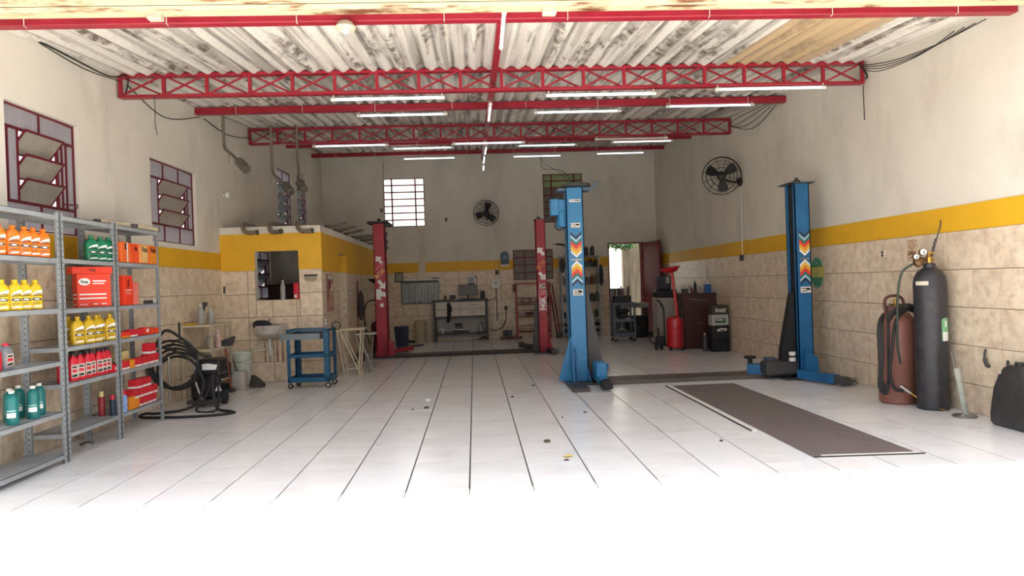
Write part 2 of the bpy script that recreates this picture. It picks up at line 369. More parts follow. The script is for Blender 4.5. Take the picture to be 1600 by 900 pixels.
# --- right wall
WR = wall('wall_right', (XR, YB, 0), -PI/2, 0, 13.4, -.1, 5.2, .16, [], PLASTER, 'cream right wall with yellow band over beige tiles')
MB().box(0, 13.35, -.0025, .003, 0, TZ).build('grout', GROUT, WR, smooth=False)
tiles(WR, span(0, 13.3, (YB-6.18) % .36, .36), ZT, [])
MB().box(0, 13.35, -.010, 0, TZ, 2.02).build('paint_band', YELLOW, WR, smooth=False)
# --- back wall
DR = (3.49, 4.36, -.1, 2.37); B1 = (-2.24, -1.20, 2.95, 4.19); B2 = (1.85, 2.88, 2.95, 4.20)
WB = wall('wall_back', (0, YB, 0), 0, -4.1, 5.0, -.1, 5.2, .16, [DR, B1, B2], PLASTER_B, 'cream back wall toned for shade, with tiled lower half')
b = MB(); b.box(-2.36, DR[0], -.0025, .003, 0, TZ); b.box(DR[1], XR, -.0025, .003, 0, TZ); b.build('grout', GROUT, WB, smooth=False)
tiles(WB, span(-2.36, XR, -2.2, .36), ZT, [(DR[0], DR[1], 0, 3)])
b = MB(); b.box(-2.36, DR[0], -.010, 0, TZ, 2.02); b.box(DR[1], XR, -.010, 0, TZ, 2.02); b.build('paint_band', YELLOW, WB, smooth=False)
PATCH = mat('bare plaster patch', (214, 206, 190), .9, var=.08)
MB().prism([(-1.42, 1.72), (-1.24, 1.72), (-1.22, 2.4), (-1.27, 2.93), (-1.44, 2.93), (-1.40, 2.3)], -.012, 0).build('plaster_patch', PATCH, WB, smooth=False)
# --- kiosk (small office) in the back left corner
KO = (-3.40, -2.73, 1.275, 2.035)
KX = -2.38
KF = wall('wall_office_front', (0, 11.2, 0), 0, -3.95, KX, -.05, 2.42, .13, [KO], PLASTER, 'yellow and tiled front wall of the small corner office')
KZ = [0, .31, .66, 1.01, 1.37, 1.74]
b = MB()
for q in ((-3.93, KO[0], 0, 1.74), (KO[1], KX, 0, 1.74), (KO[0], KO[1], 0, KO[2])): b.box(q[0], q[1], -.0025, .003, q[2], q[3])
b.build('grout', GROUT, KF, smooth=False)
tiles(KF, [-3.925, -3.52, -3.15, -2.78, KX], KZ, [KO], gap=.007)
b = MB()
for q in ((-3.93, KX, KO[3], 2.31), (-3.93, KO[0], 1.74, KO[3]), (KO[1], KX, 1.74, KO[3])): b.box(q[0], q[1], -.010, 0, q[2], q[3])
b.build('paint_band', YELLOW, KF, smooth=False)
KD = (1.40, 2.15, -.1, 2.03)
KS = wall('wall_office_side', (KX, 11.2, 0), PI/2, .13, 7.0, -.05, 2.42, .15, [KD], PLASTER, 'side wall of the small corner office with a doorway')
b = MB(); b.box(0, KD[0], -.0025, .003, 0, 1.70); b.box(KD[1], 7, -.0025, .003, 0, 1.70); b.build('grout', GROUT, KS, smooth=False)
tiles(KS, span(0, 6.98, .36, .37), [0, .31, .66, 1.01, 1.37, 1.70], [(KD[0], KD[1], 0, 3)])
b = MB(); b.box(0, KD[0], -.010, 0, 1.70, 2.31); b.box(KD[1], 7, -.010, 0, 1.70, 2.31); b.box(KD[0], KD[1], -.010, 0, 2.03, 2.31); b.build('paint_band', YELLOW, KS, smooth=False)
STN = mat('brown water stain', (150, 118, 90), .5, var=.2, scale=14, stretch=(1, 1, .2))
for x, w_, z1 in ((-3.22, .012, .46), (-3.10, .02, .66), (-3.29, .016, .62), (-3.02, .022, .64)): MB().prism([(x-w_, .02), (x+w_*.7, .02), (x+w_, z1*.6), (x+w_*.4, z1), (x-w_*.5, z1), (x-w_*.8, z1*.5)], -.0096, -.0090).build('stain', STN, KF, smooth=False)
# jamb of the doorway: tiled below, yellow above
for z0, z1 in ((0, .38), (.38, .76), (.76, 1.14), (1.14, 1.72)):
    MB().box(KD[1]-.010, KD[1]-.001, .004, .146, z0+.003, z1-.003).build('tile', WTILE, KS, smooth=False)
MB().box(KD[1]-.008, KD[1]-.001, 0, .15, 1.72, 2.03).build('paint_band', YELLOW, KS, smooth=False)
struct(MB().box(-3.9, KX-.14, 11.32, 18.19, 2.30, 2.41).build('office_roof', PLASTER_B, smooth=False), 'flat concrete roof of the small corner office')
struct(MB().box(-3.95, KX-.16, 14.2, 14.3, 0, 2.40).build('wall_office_back', mat('grey office paint', (204, 200, 196), .8, dirt=(150, 144, 140), damt=.5, dscale=2), smooth=False), 'grey partition inside the small corner office')
# --- header and rusty gate track at the opening
struct(MB().box(-4.3, 5.0, 5.16, 5.36, 3.60, 4.75).build('trim_1', PLASTER, smooth=False), 'plastered header over the open front')
gt = MB().box(-4.25, 4.96, 5.37, 5.56, 3.545, 3.60).box(-4.25, 4.96, 5.37, 5.39, 3.51, 3.55).box(-4.25, 4.96, 5.54, 5.56, 3.535, 3.55).build('trim_2', RUST, smooth=False)
struct(gt, 'rusty cream gate track under the header of the open front')
for x in (-2.36, .66):
    MB().box(x-.055, x+.055, 5.50, 5.575, 3.50, 3.60, .008).build('bracket', mat('dirty bracket plate', (190, 182, 168), .6, var=.15, dirt=(110, 96, 80), damt=.6), gt, smooth=False)
# --- roof
struct(MB().box(-4.3, 5.0, 5.30, 5.80, 3.78, 3.84).build('trim_3', PLASTER, smooth=False), 'unseen board added over the front roof edge to block sun')  # added cover, stops sun leaking between header and roof
zr = lambda Y: 3.69+.087*(Y-5.92)
ceil = MB().box(-4.3, 5.0, YB-.02, YB+.2, zr(YB)+.02, 5.0).build('ceiling', PLASTER_B, smooth=False); struct(ceil, 'corrugated fibre cement roof on red steel beams')
YS = [5.62, 8.28, 10.44, 12.67, 15.05, 17.2, 18.5]
for j in range(6):
    y0, y1 = YS[j]-.12*(j > 0), YS[j+1]+.03; z0, z1 = zr(y0)+.030+.010*(j > 0), zr(y1)+.030
    nx = 49; width = 1.03; ny = 2; vs = []; fs = []
    for side in (0, 1):
        for k in range(ny):
            t = k/(ny-1)
            for i in range(nx):
                x = -width/2+width*i/(nx-1)
                vs.append((x, (y1-y0)*t, (z1-z0)*t+.024*math.sin(i/(nx-1)*12*PI)+side*.007))
    st = nx*ny
    for side in (0, 1):
        for k in range(ny-1):
            for i in range(nx-1): fs.append((side*st+k*nx+i, side*st+k*nx+i+1, side*st+(k+1)*nx+i+1, side*st+(k+1)*nx+i))
    for i in range(nx-1):
        fs.append((i, i+1, st+i+1, st+i)); fs.append((nx*(ny-1)+i, nx*(ny-1)+i+1, st+nx*(ny-1)+i+1, st+nx*(ny-1)+i))
    me0 = {}
    for c in range(9):
        tan = (j == 0 and c == 7)
        if tan not in me0:
            mb = MB(); mb.add(vs, fs); o = mb.build('roof_sheet', ROOFT if tan else ROOF, ceil); me0[tan] = o.data
        else: o = link('roof_sheet', me0[tan], ceil)
        o.location = (-4.06+.515+c*1.012-.03, y0, z0+.002*(c % 2))
# --- red beams, lattice trusses
def wire_hook(parent, X, Y, zt, zb):
    MB().tube([(X, Y+.0, zt+.03), (X, Y-.054, zt+.01), (X, Y-.055, zb-.004), (X, Y-.02, zb-.006)], .0032, 5).build('roof_hook', WHITEP, parent)
def beam(Y, hgt, label, ztop=None):
    t = thing('roof_beam', label, 'beam', (0, Y, 0)); zt = (ztop or zr(Y)); x0, x1 = XL(Y)+.01, XR-.01
    MB().box(x0, x1, -.05, .05, zt-hgt, zt, .006).build('channel', RED, t, smooth=False)
    n = 8
    for i in range(n): wire_hook(t, x0+(x1-x0)*(i+.45)/n+random.uniform(-.1, .1), 0, zt, zt-hgt)
    return t
beam(5.92, .105, 'long red roof beam nearest the open front, under the rusty gate track', 3.705)
beam(10.44, .095, 'plain red roof beam between the two lattice trusses')
beam(15.05, .085, 'plain red roof beam just behind the rear lattice truss')
beam(17.20, .085, 'rearmost plain red roof beam, close to the back wall')
def truss(Y, label, zb, zt):
    t = thing('roof_truss', label, 'truss', (0, Y, 0)); x0, x1 = XL(Y)+.03, XR-.03; n = 18
    MB().box(x0, x1, -.05, .05, zt-.035, zt, .004).build('top_chord', RED, t, smooth=False)
    MB().box(x0, x1, -.05, .05, zb, zb+.032, .004).build('bottom_chord', RED, t, smooth=False)
    post = MB().box(-.018, .018, -.045, -.009, zb+.03, zt-.03); pm = None; dm = [None, None]
    for i in range(n+1):
        x = x0+.02+(x1-x0-.04)*i/n
        if pm is None: o = post.build('strut', RED, t, smooth=False); pm = o.data
        else: o = link('strut', pm, t)
        o.location.x = x
        if i < n:
            s = (x1-x0-.04)/n
            for q in (0, 1):
                if dm[q] is None:
                    A, B = ((.02, zb+.03), (s-.02, zt-.03)) if q == 0 else ((.02, zt-.03), (s-.02, zb+.03)); yy = -.036 if (q == 0) else .03
                    o = MB().bar((A[0], yy, A[1]), (B[0], yy, B[1]), .016, .02).build('diagonal_brace', RED, t, smooth=False); dm[q] = o.data
                else: o = link('diagonal_brace', dm[q], t)
                o.location.x = x
                if i % 2: o.location.y = -.005 if q == 0 else -.03
    return t
truss(8.28, 'front red lattice truss with crossed braces spanning the hall', 3.655, 3.925)
truss(12.67, 'rear red lattice truss, the further of the two', 3.99, 4.275)
rb = MB().bar((.30, 5.98, 3.625), (.30, 17.2, 4.46), .065, .07).build('ridge_beam', RED, smooth=False)
tag(rb, 'long red beam running front to back under the middle of the roof', 'beam')
# --- windows
LOUVC = mat('bluish louver glass', (160, 164, 168), .3, var=.08, trans=.3)
def window(n, parent, rect, label, top=None, bot=None, cols=2, left=(), right=(), lou=None, nl=3, tilt=38, side=None, depth=.06, plain=None, lm=None):
    """rect in wall coordinates; lou=(u0,u1) louvers between z bounds (bot, top)"""
    u0, u1, z0, z1 = rect
    wn = MB(); g = .022
    wn.box(u0, u1, depth-.015, depth+.015, z0, z0+g); wn.box(u0, u1, depth-.015, depth+.015, z1-g, z1)
    wn.box(u0, u0+g, depth-.015, depth+.015, z0, z1); wn.box(u1-g, u1, depth-.015, depth+.015, z0, z1)
    o = wn.build('window_%d' % n, REDW, smooth=False); struct(o, label)
    o.matrix_world = Matrix.Translation(parent.location) @ Matrix.Rotation(parent.rotation_euler.z, 4, 'Z')
    def barx(A, B, z, h=.022): MB().box(A, B, depth-.014, depth+.014, z-h/2, z+h/2).build('glazing_bar', REDW, o, smooth=False)
    def barz(u, A, B, h=.02): MB().box(u-h/2, u+h/2, depth-.014, depth+.014, A, B).build('glazing_bar', REDW, o, smooth=False)
    def pane(A, B, c, d, m=GLASSR): MB().box(A+.004, B-.004, depth-.003, depth+.003, c+.004, d-.004).build('pane', m, o, smooth=False)
    if plain:
        us, zs, pm = plain
        for u in us[1:-1]: barz(u, z0, z1, .036)
        for z in zs[1:-1]: barx(u0, u1, z, .03)
        for i in range(len(us)-1):
            for j in range(len(zs)-1): pane(us[i], us[i+1], zs[j], zs[j+1], pm(i, j))
        return o
    barx(u0, u1, top, .026); barx(u0, u1, bot, .026)
    for k in range(cols):
        A, B = u0+(u1-u0)*k/cols, u0+(u1-u0)*(k+1)/cols
        pane(A, B, top, z1-g)
        pane(A, B, z0+g, bot)
        if k: barz(A, top, z1); barz(A, z0, bot)
    e = [u0]+list(left)+[lou[0]]
    for i in range(len(e)-1):
        pane(e[i], e[i+1], bot, top); barz(e[i+1], bot, top)
    e = [lou[1]]+list(right)+[u1]
    for i in range(len(e)-1):
        pane(e[i], e[i+1], bot, top); barz(e[i], bot, top)
    hl = (top-bot)/nl; A, B = lou[0]+.012, lou[1]-.012
    c, s = math.cos(R(tilt)), math.sin(R(tilt)); hh = hl*.56
    for k in range(nl):
        zc = bot+hl*(k+.5)
        P = lambda t, n_: (depth-t*s*1.0+n_*c*0, zc+t*c)     # upper edge swings into the room
        lv = MB()
        (ya, za), (yb, zb_) = P(-hh, 0), P(hh, 0)
        lv.add([(A, ya, za), (B, ya, za), (B, yb, zb_), (A, yb, zb_), (A, ya+.004, za+.003), (B, ya+.004, za+.003), (B, yb+.004, zb_+.003), (A, yb+.004, zb_+.003)],
               [(0, 1, 2, 3), (7, 6, 5, 4), (0, 4, 5, 1), (1, 5, 6, 2), (2, 6, 7, 3), (3, 7, 4, 0)])
        q = lv.build('louver', lm or LOUV, o, smooth=False)
        fr = MB(); fr.bar((A, ya, za), (B, ya, za), .016); fr.bar((A, yb, zb_), (B, yb, zb_), .02)
        fr.bar((A, ya, za), (A, yb, zb_), .016); fr.bar((B, ya, za), (B, yb, zb_), .016)
        fr.build('louver_frame', REDW, q, smooth=False)
    return o
wn1 = window(1, WL, W1, 'front left wall window with three open louvers in red frame', top=2.95, bot=2.29, cols=2, left=(1.46,), right=(2.26, 2.33), lou=(1.60, 2.19))
MB().tube([(2.18, .0, 2.33), (2.30, -.02, 2.335), (2.33, -.02, 2.33)], .008, 6).tube([(2.36+.02*math.cos(k*PI/5), -.02, 2.33+.02*math.sin(k*PI/5)) for k in range(10)], .006, 5, True).build('handle', REDW, wn1)
window(2, WL, W2, 'second left wall window with three open louvers, behind the shelves', top=2.91, bot=2.32, cols=3, left=(4.10,), right=(5.18,), lou=(4.30, 5.10))
window(3, WL, W3, 'tall narrow louvered window above the office roof, front one of two', top=3.62, bot=2.58, cols=2, left=(), right=(10.24,), lou=(9.45, 10.16), nl=5, tilt=42, lm=LOUVC)
window(4, WL, W4, 'tall narrow louvered window above the office roof, rear one of two', top=3.68, bot=2.58, cols=2, left=(), right=(11.5,), lou=(10.86, 11.42), nl=5, tilt=42, lm=LOUVC)
window(5, WL, W5, 'louvered window seen inside the small office', top=2.0, bot=1.5, cols=2, left=(), right=(8.62,), lou=(7.92, 8.56), nl=2, lm=LOUVC)
CLEAR = mat('clear glass pane', (250, 250, 252), .05, var=.01)
_n = CLEAR.node_tree.nodes; _t = _n.new('ShaderNodeBsdfTransparent'); _m = _n.new('ShaderNodeMixShader'); _m.inputs[0].default_value = .93
CLEAR.node_tree.links.new(_n['Principled BSDF'].outputs[0], _m.inputs[1]); CLEAR.node_tree.links.new(_t.outputs[0], _m.inputs[2]); CLEAR.node_tree.links.new(_m.outputs[0], _n['Material Output'].inputs[0])
window(6, WB, B1, 'bright back wall window with red bars, left of the fan', depth=.03, plain=([-2.24, -2.03, -1.43, -1.20], [2.95+1.24*k/7 for k in range(8)], lambda i, j: CLEAR))
DULL = mat('dull brown pane', (120, 108, 100), .3, var=.1, trans=.25)
GPANE = mat('clear green tinted pane', (140, 148, 122), .25, var=.10, trans=.8)
window(7, WB, B2, 'dark back wall window with green light in its top panes', depth=.03, plain=([1.85, 2.07, 2.66, 2.88], [2.95+1.25*k/7 for k in range(8)], lambda i, j: GPANE if j >= 5 else DULL))
# leafy bush and dark wall behind that window, and yard seen through the open door
struct(MB().box(1.2, 3.4, YB+.9, YB+1.0, -.2, 3.75).build('wall_yard', mat('dark brick yard wall', (98, 84, 74), .9, var=.2), smooth=False), 'dark yard wall behind the back window')
struct(MB().box(4.02, 5.6, YB+.75, YB+.9, -.2, 3.2).build('wall_outside', mat('weathered concrete', (176, 164, 146), .9, var=.2, scale=3, stretch=(3, 3, .35), dirt=(72, 62, 50), damt=.8, dscale=2.4, dstretch=(3, 3, .3), dlo=.42, dhi=.7), smooth=False), 'weathered yard wall seen through the back door')
struct(MB().box(-7, 8, YB+6, YB+6.15, -.2, 5.6).build('wall_yard', mat('added white backdrop', (236, 234, 226), .9, var=.03), smooth=False), 'white wall added beyond the yard to whiten window and door views')  # added bright backdrop, raised so the left back window looks white
def bush(label, cx, cy, cz, sx, sy, sz, n, name='leafy_branch'):
    mb = MB()
    for k in range(n):
        q = Vector((random.gauss(0, .5)*sx+cx, random.gauss(0, .5)*sy+cy, random.gauss(0, .5)*sz+cz)); e = Euler((random.uniform(-1, 1), random.uniform(-1, 1), random.uniform(0, 6.28))).to_matrix()
        s = random.uniform(.035, .06)
        mb.add([q+e @ Vector(v) for v in ((-s, 0, 0), (0, -s*.45, 0), (s, 0, 0), (0, s*.45, .006))], [(0, 1, 2, 3)])
    t = thing(name, label, 'branch', (cx, cy, 0))
    o = mb.build('foliage', GREEN, t, smooth=False, loc=(-cx, -cy, 0)); o['kind'] = 'stuff'
    MB().tube(spline([(.3*sx, .1, cz+sz*.9), (.1, 0, cz+.1), (-.3*sx, 0, cz-.2*sz)]), .012, 6).build('stem', WOOD, t)
bush('green leafy branch hanging outside at the top of the back doorway', 3.85, YB+.5, 2.33, .46, .16, .10, 520)
t = thing('water_drum', 'dark drum standing outside just behind the back doorway', 'drum', (3.72, YB+.55, -.1)); MB().lathe([(.27, 0), (.28, .02), (.28, .6), (.29, .61), (.29, .63), (.28, .64), (.28, 1.26), (.27, 1.28), (.25, 1.28), (.25, 1.22)], 24).build('body', BLACK, t); MB().lathe([(.24, 1.23), (.05, 1.25)], 20).build('lid', DGREY, t)
bush('green foliage outside behind the top panes of the dark window', 2.35, YB+1.6, 4.15, 1.1, .4, .5, 700)
# --- back door: red corrugated leaf swung into the room
fr = MB(); x0, x1, _, zt = DR
fr.box(x0, x0+.03, -.012, .1, 0, zt); fr.box(x1-.03, x1, -.012, .1, 0, zt); fr.box(x0, x1, -.012, .1, zt-.03, zt)
dr = fr.build('door_1', REDW, smooth=False, loc=(0, YB, 0)); struct(dr, 'red steel back door swung open into the hall')
leaf = MB(); n = 22; L_ = .84
for k in range(n):
    z0, z1 = .05+2.3*k/n, .05+2.3*(k+1)/n
    leaf.box(0, L_, -.012, .012, z0, z1-.012); leaf.box(0, L_, -.004, .004, z1-.012, z1)
leaf.box(-.015, .02, -.02, .02, .04, 2.37); leaf.box(L_-.03, L_+.01, -.02, .02, .04, 2.37)
lf = leaf.build('leaf', mat('red door enamel', (112, 20, 36), .45, var=.1), dr, smooth=False, loc=(x1+.03, -.03, 0), rotz=R(-73))
MB().cyl((L_-.08, -.02, 1.05), (L_-.08, -.07, 1.05), .012).box(L_-.14, L_-.06, -.08, -.065, 1.04, 1.06).build('handle', STEEL, lf)
# ================================================================ THINGS: left side
CHRS = {}
# --- slotted angle shelving units
HOLE = mat('dark bolt hole', (40, 40, 42), .9)
def shelving(label, y0, y1, x0, x1, heights, top, mat_, name='shelving_unit', holes=True, back=False):
    t = thing(name, label, 'shelving', ((x0+x1)/2, (y0+y1)/2, 0)); W, D = (x1-x0)/2, (y1-y0)/2; lg = .038; th = .004
    for sx in (-1, 1):
        for sy in (-1, 1):
            b = MB(); X, Y = sx*W, sy*D
            b.box(min(X, X-sx*th), max(X, X-sx*th), min(Y, Y-sy*lg), max(Y, Y-sy*lg), 0, top); b.box(min(X, X-sx*lg), max(X, X-sx*lg), min(Y, Y-sy*th), max(Y, Y-sy*th), 0, top)
            b.build('post', mat_, t, smooth=False)
    for h in heights:
        b = MB(); e = .006
        b.box(-W+e, W-e, -D+e, D-e, h-.004, h); b.box(W-e-.004, W-e, -D+e, D-e, h-.042, h); b.box(-W+e, -W+e+.004, -D+e, D-e, h-.042, h)
        b.box(-W+e, W-e, -D+e, -D+e+.004, h-.042, h); b.box(-W+e, W-e, D-e-.004, D-e, h-.042, h)
        b.build('shelf', mat_, t, smooth=False)
    if holes:
        b = MB()
        for sy in (-1, 1):
            z = .06
            while z < top-.03:
                Y = sy*D-sy*.02
                b.lathe([(.006, 0), (.006, .0012)], 6, (W, Y, z), (1, 0, 0)); b.lathe([(.006, 0), (.006, .0012)], 6, (W-.02, sy*D-(0 if sy > 0 else .0012), z+.02), (0, 1, 0))
                b.lathe([(.006, 0), (.006, .0014)], 6, (-W+.02, sy*D-sy*th-.0014, z), (0, 1, 0)); z += .05
        o = b.build('bolt_hole', HOLE, t); o['kind'] = 'stuff'
    return t
SX0, SX1 = -3.85, -3.52
HA = [2.12, 1.75, 1.325, .875, .445, .08]; HB = [2.12, 1.75, 1.315, .985, .67, .245]
shelving('grey slotted-angle shelving unit nearest the camera, cut by the left frame edge', 5.28, 6.225, SX0, SX1, HA, 2.14, GREY)
shelving('middle grey slotted-angle shelving unit holding red and yellow bottles', 6.245, 7.15, SX0, SX1, HB, 2.14, GREY)
shelving('farthest grey slotted-angle shelving unit holding stacks of red boxes', 7.17, 8.11, SX0, SX1, HB, 2.14, GREY)
# --- flat one litre bottles (label face looks to +X)
def flat_bottle(label, m, h=.235, wy=.100, dx=.066, neck=True, lab=0, capm=None, group=None, name='oil_bottle', cat='bottle'):
    t = thing(name, label, cat, (0, 0, 0), 0, group); b = MB(); s = h/.235
    rg = [(wy*.94, dx*.9, 0, .015), (wy, dx, .008, .018), (wy, dx, .15*s, .018), (wy*.97, dx*.97, .168*s, .018), (wy*.80, dx*.85, .19*s, .018), (wy*.46, dx*.6, .206*s, .015), (.034, .034, .212*s, .0165), (.034, .034, .222*s, .0165)]
    b.loft([[(y, x, z) for (x, y, z) in rrect(w_, d_, z_, r_, 4, 0 if i < 4 else wy*.06*min(1, (i-3)/2))] for i, (w_, d_, z_, r_) in enumerate(rg)]); b.build('body', m, t)
    b = MB(); b.lathe([(.021, 0), (.021, .02*s), (.018, .024*s)], 14, (0, wy*.06, .214*s)); b.build('cap', capm or m, t)
    X = dx/2+.0008; w2 = wy/2-.009; b = MB()
    def pl(poly, mi, dxx=0):
        b.m = mi; n = len(poly); b.add([(X+dxx, y, z) for y, z in poly], [tuple(range(n))])
    if lab == 0:   # white sail, grey car sweep, white foot swoosh with dark lines
        pl([(-w2+.004, .118*s), (w2, .128*s), (w2, .158*s), (w2*.2, .150*s), (-w2*.5, .136*s)], 0); pl([(-w2*.5, .119*s), (w2*.8, .126*s), (w2*.8, .132*s), (-w2*.4, .125*s)], 1, .0004)
        pl([(-w2*.8, .106*s), (w2*.9, .110*s), (w2*.9, .118*s), (-w2*.7, .113*s)], 1)
        pl([(-w2, .078*s), (-w2*.3, .07*s), (w2*.8, .07*s), (w2, .082*s), (w2*.3, .096*s), (-w2*.6, .094*s)], 2); pl([(-w2*.5, .08*s), (w2*.5, .076*s), (w2*.4, .088*s), (-w2*.2, .09*s)], 0, .0004)
        pl([(-w2*.7, .05*s), (w2*.7, .052*s), (w2*.7, .056*s), (-w2*.7, .054*s)], 1); pl([(-w2*.7, .042*s), (w2*.5, .044*s), (w2*.5, .047*s), (-w2*.7, .045*s)], 1)
        pl([(-w2, .014*s), (w2*.8, .02*s), (w2, .032*s), (-w2*.2, .031*s)], 0)
        b.build('label', [WHITE, INK, DGREY], t, smooth=False)
    elif lab == 1:  # silver and black panel
        pl([(-w2, .03*s), (w2, .03*s), (w2, .14*s), (-w2, .14*s)], 0); pl([(-w2*.8, .034*s), (w2*.8, .04*s), (w2*.6, .06*s), (-w2*.8, .052*s)], 1, .0004)
        pl([(-w2*.7, .075*s), (w2*.7, .075*s), (w2*.7, .1*s), (-w2*.7, .1*s)], 2, .0004); pl([(-w2*.7, .112*s), (w2*.7, .112*s), (w2*.7, .126*s), (-w2*.7, .126*s)], 1, .0004)
        b.build('label', [mat('silver print', (196, 180, 168), .4), INK, REDP], t, smooth=False)
    return t
def row(proto, spots, zs, labels, turn=-.55):
    for i, ((y, x), lb) in enumerate(zip(spots, labels)):
        o = proto if i == 0 else dup(proto, (0, 0, 0))
        o.location = (x, y, zs); o['label'] = lb; o.rotation_euler.z = turn+random.uniform(-.05, .05)
ob = flat_bottle('', ORANGE, group='orange oil bottles on the upper shelf')
row(ob, [(5.535, -3.585), (5.70, -3.585), (5.83, -3.575), (5.95, -3.58), (6.075, -3.575)], 1.75,
    ['orange oil bottle cut off by the left frame edge', 'second orange oil bottle from the left, its plain side showing widest', 'third orange oil bottle from the left on the upper shelf', 'fourth orange oil bottle from the left on the upper shelf', 'orange oil bottle at the right end of the orange row'])
yb = flat_bottle('', YPL, group='yellow oil bottles on the shelf below the orange ones')
row(yb, [(5.54, -3.58), (5.69, -3.575), (5.815, -3.58), (5.945, -3.575)], 1.325,
    ['yellow oil bottle at the left frame edge below the orange bottles', 'second yellow oil bottle from the left below the orange bottles', 'third yellow oil bottle from the left below the orange bottles', 'yellow oil bottle at the right end of the row below the orange bottles'])
gb = flat_bottle('', GREENP, wy=.115, dx=.075, group='green oil bottles on the upper shelf')
row(gb, [(6.86, -3.60), (6.995, -3.585), (7.10+.03, -3.58)], 1.75, ['green oil bottle at the left of the green row, its side showing', 'green oil bottle in the middle of the green row', 'green oil bottle at the right end of the green row'])
yb2 = flat_bottle('', mat('golden plastic', (206, 166, 22), .33), h=.25, wy=.106, group='yellow oil bottles on the middle shelving unit')
row(yb2, [(6.555, -3.585), (6.72, -3.575), (6.86, -3.58), (6.985, -3.62), (7.095, -3.575), (6.62, -3.70)], .985,
    ['yellow oil bottle first from the left on the middle unit, under the large red carton', 'yellow oil bottle second from the left under the large red carton', 'yellow oil bottle third from the left under the large red carton', 'yellow oil bottle set slightly back, fourth from the left under the large red carton', 'yellow oil bottle at the right end under the large red carton', 'yellow oil bottle standing behind the leftmost one under the large red carton'])
rb_ = flat_bottle('', REDP, h=.245, wy=.076, dx=.062, lab=1, capm=BLACK, group='red fluid bottles with black caps')
row(rb_, [(6.335, -3.60), (6.45, -3.575), (6.56, -3.575), (6.68, -3.575), (6.765, -3.585), (6.875, -3.575), (6.96, -3.58), (7.045, -3.585), (6.50, -3.69), (6.64, -3.69), (6.80, -3.69)], .67,
    ['red bottle with black cap hidden behind the post left of its row', 'red bottle with black cap, first in the front row beside the post', 'red bottle with black cap, second from the left in the front row', 'red bottle with black cap, third from the left in the front row', 'red bottle with black cap, fourth from the left in the front row', 'red bottle with black cap, fifth from the left in the front row', 'red bottle with black cap, second from the right in the front row', 'red bottle with black cap at the right end, beside the small red boxes',
     'red bottle with black cap in the back row, left one', 'red bottle with black cap in the back row, middle one', 'red bottle with black cap in the back row, right one'])
t = flat_bottle('grey bottle with red cap and silver label at the left frame edge', mat('grey plastic', (128, 128, 134), .4), h=.20, wy=.10, dx=.07, lab=1, capm=REDP); t.location = (-3.60, 5.60, .875)
t = flat_bottle('red bottle cut by the left frame edge beside the grey bottle', REDP, h=.19, wy=.10, lab=2, capm=REDP); t.location = (-3.6, 5.47, .875)
# --- round teal bottles
def round_bottle(label, m, cap, h=.25, rad=.05, wl=True, group=None):
    t = thing('fluid_bottle', label, 'bottle', (0, 0, 0), 0, group)
    MB().lathe([(rad*.92, 0), (rad, .008), (rad, h*.74), (rad*.93, h*.80), (rad*.6, h*.87), (rad*.36, h*.90), (rad*.36, h*.93)], 20).build('body', m, t)
    MB().lathe([(rad*.44, h*.915), (rad*.44, h*.99), (rad*.38, h)], 14).build('cap', cap, t)
    if wl:
        b = MB(); n = 7; q = rad+.0008; vs = []
        for z in (h*.22, h*.36):
            for i in range(n): an = R(-75+80*i/(n-1)); vs.append((q*math.cos(an), q*math.sin(an), z))
        b.add(vs, [(i, i+1, n+i+1, n+i) for i in range(n-1)]); b.m = 1; vs = [(x*1.004, y*1.004, z*.3+h*.33) for x, y, z in vs]; b.add(vs, [(i, i+1, n+i+1, n+i) for i in range(n-1)])
        b.build('label', [WHITE, mat('pale teal print', (130, 190, 186), .5)], t)
    return t
tb = round_bottle('', TEAL, WHITEP, h=.265, rad=.045, group='teal fluid bottles on the lower shelf')
row(tb, [(5.63, -3.585), (5.77, -3.69), (5.89, -3.585), (5.96, -3.74), (6.055, -3.635)], .445,
    ['round teal bottle with white cap, leftmost and nearest', 'round teal bottle with white cap behind, second from the left', 'round teal bottle with white cap in the middle front', 'round teal bottle mostly hidden behind the middle front one', 'round teal bottle with white cap at the right end, white label'])
# --- cartons on the shelves
def carton(label, y, x, z, wy, dx, h, m, band=None, bandz=(.04, .3), cat='box', group=None, stripes=None, rot=0, name='small_box'):
    b = MB().box(-dx/2, dx/2, -wy/2, wy/2, 0, h, .002); ms = [m]
    def face(y0, y1, z0, z1, mm_):
        if mm_ not in ms: ms.append(mm_)
        b.m = ms.index(mm_); b.add([(dx/2+.0007, y0, z0), (dx/2+.0007, y1, z0), (dx/2+.0007, y1, z1), (dx/2+.0007, y0, z1)], [(0, 1, 2, 3)])
        b.add([(y_x, -wy/2-.0007, zz) for y_x, zz in ((-dx/2+.003, z0), (dx/2-.003, z0), (dx/2-.003, z1), (-dx/2+.003, z1))], [(0, 1, 2, 3)]) if y0 < -wy*.4 else None
    if band: face(-wy/2+.002, wy/2-.002, h*bandz[0], h*bandz[1], band)
    for s in (stripes or []): face(wy*(s[0]-.5), wy*(s[1]-.5), h*s[2], h*s[3], s[4])
    b.m = 0
    o = b.build(name, ms, None, smooth=False, loc=(x, y, z+.0008), rotz=rot); return tag(o, label, cat, group)
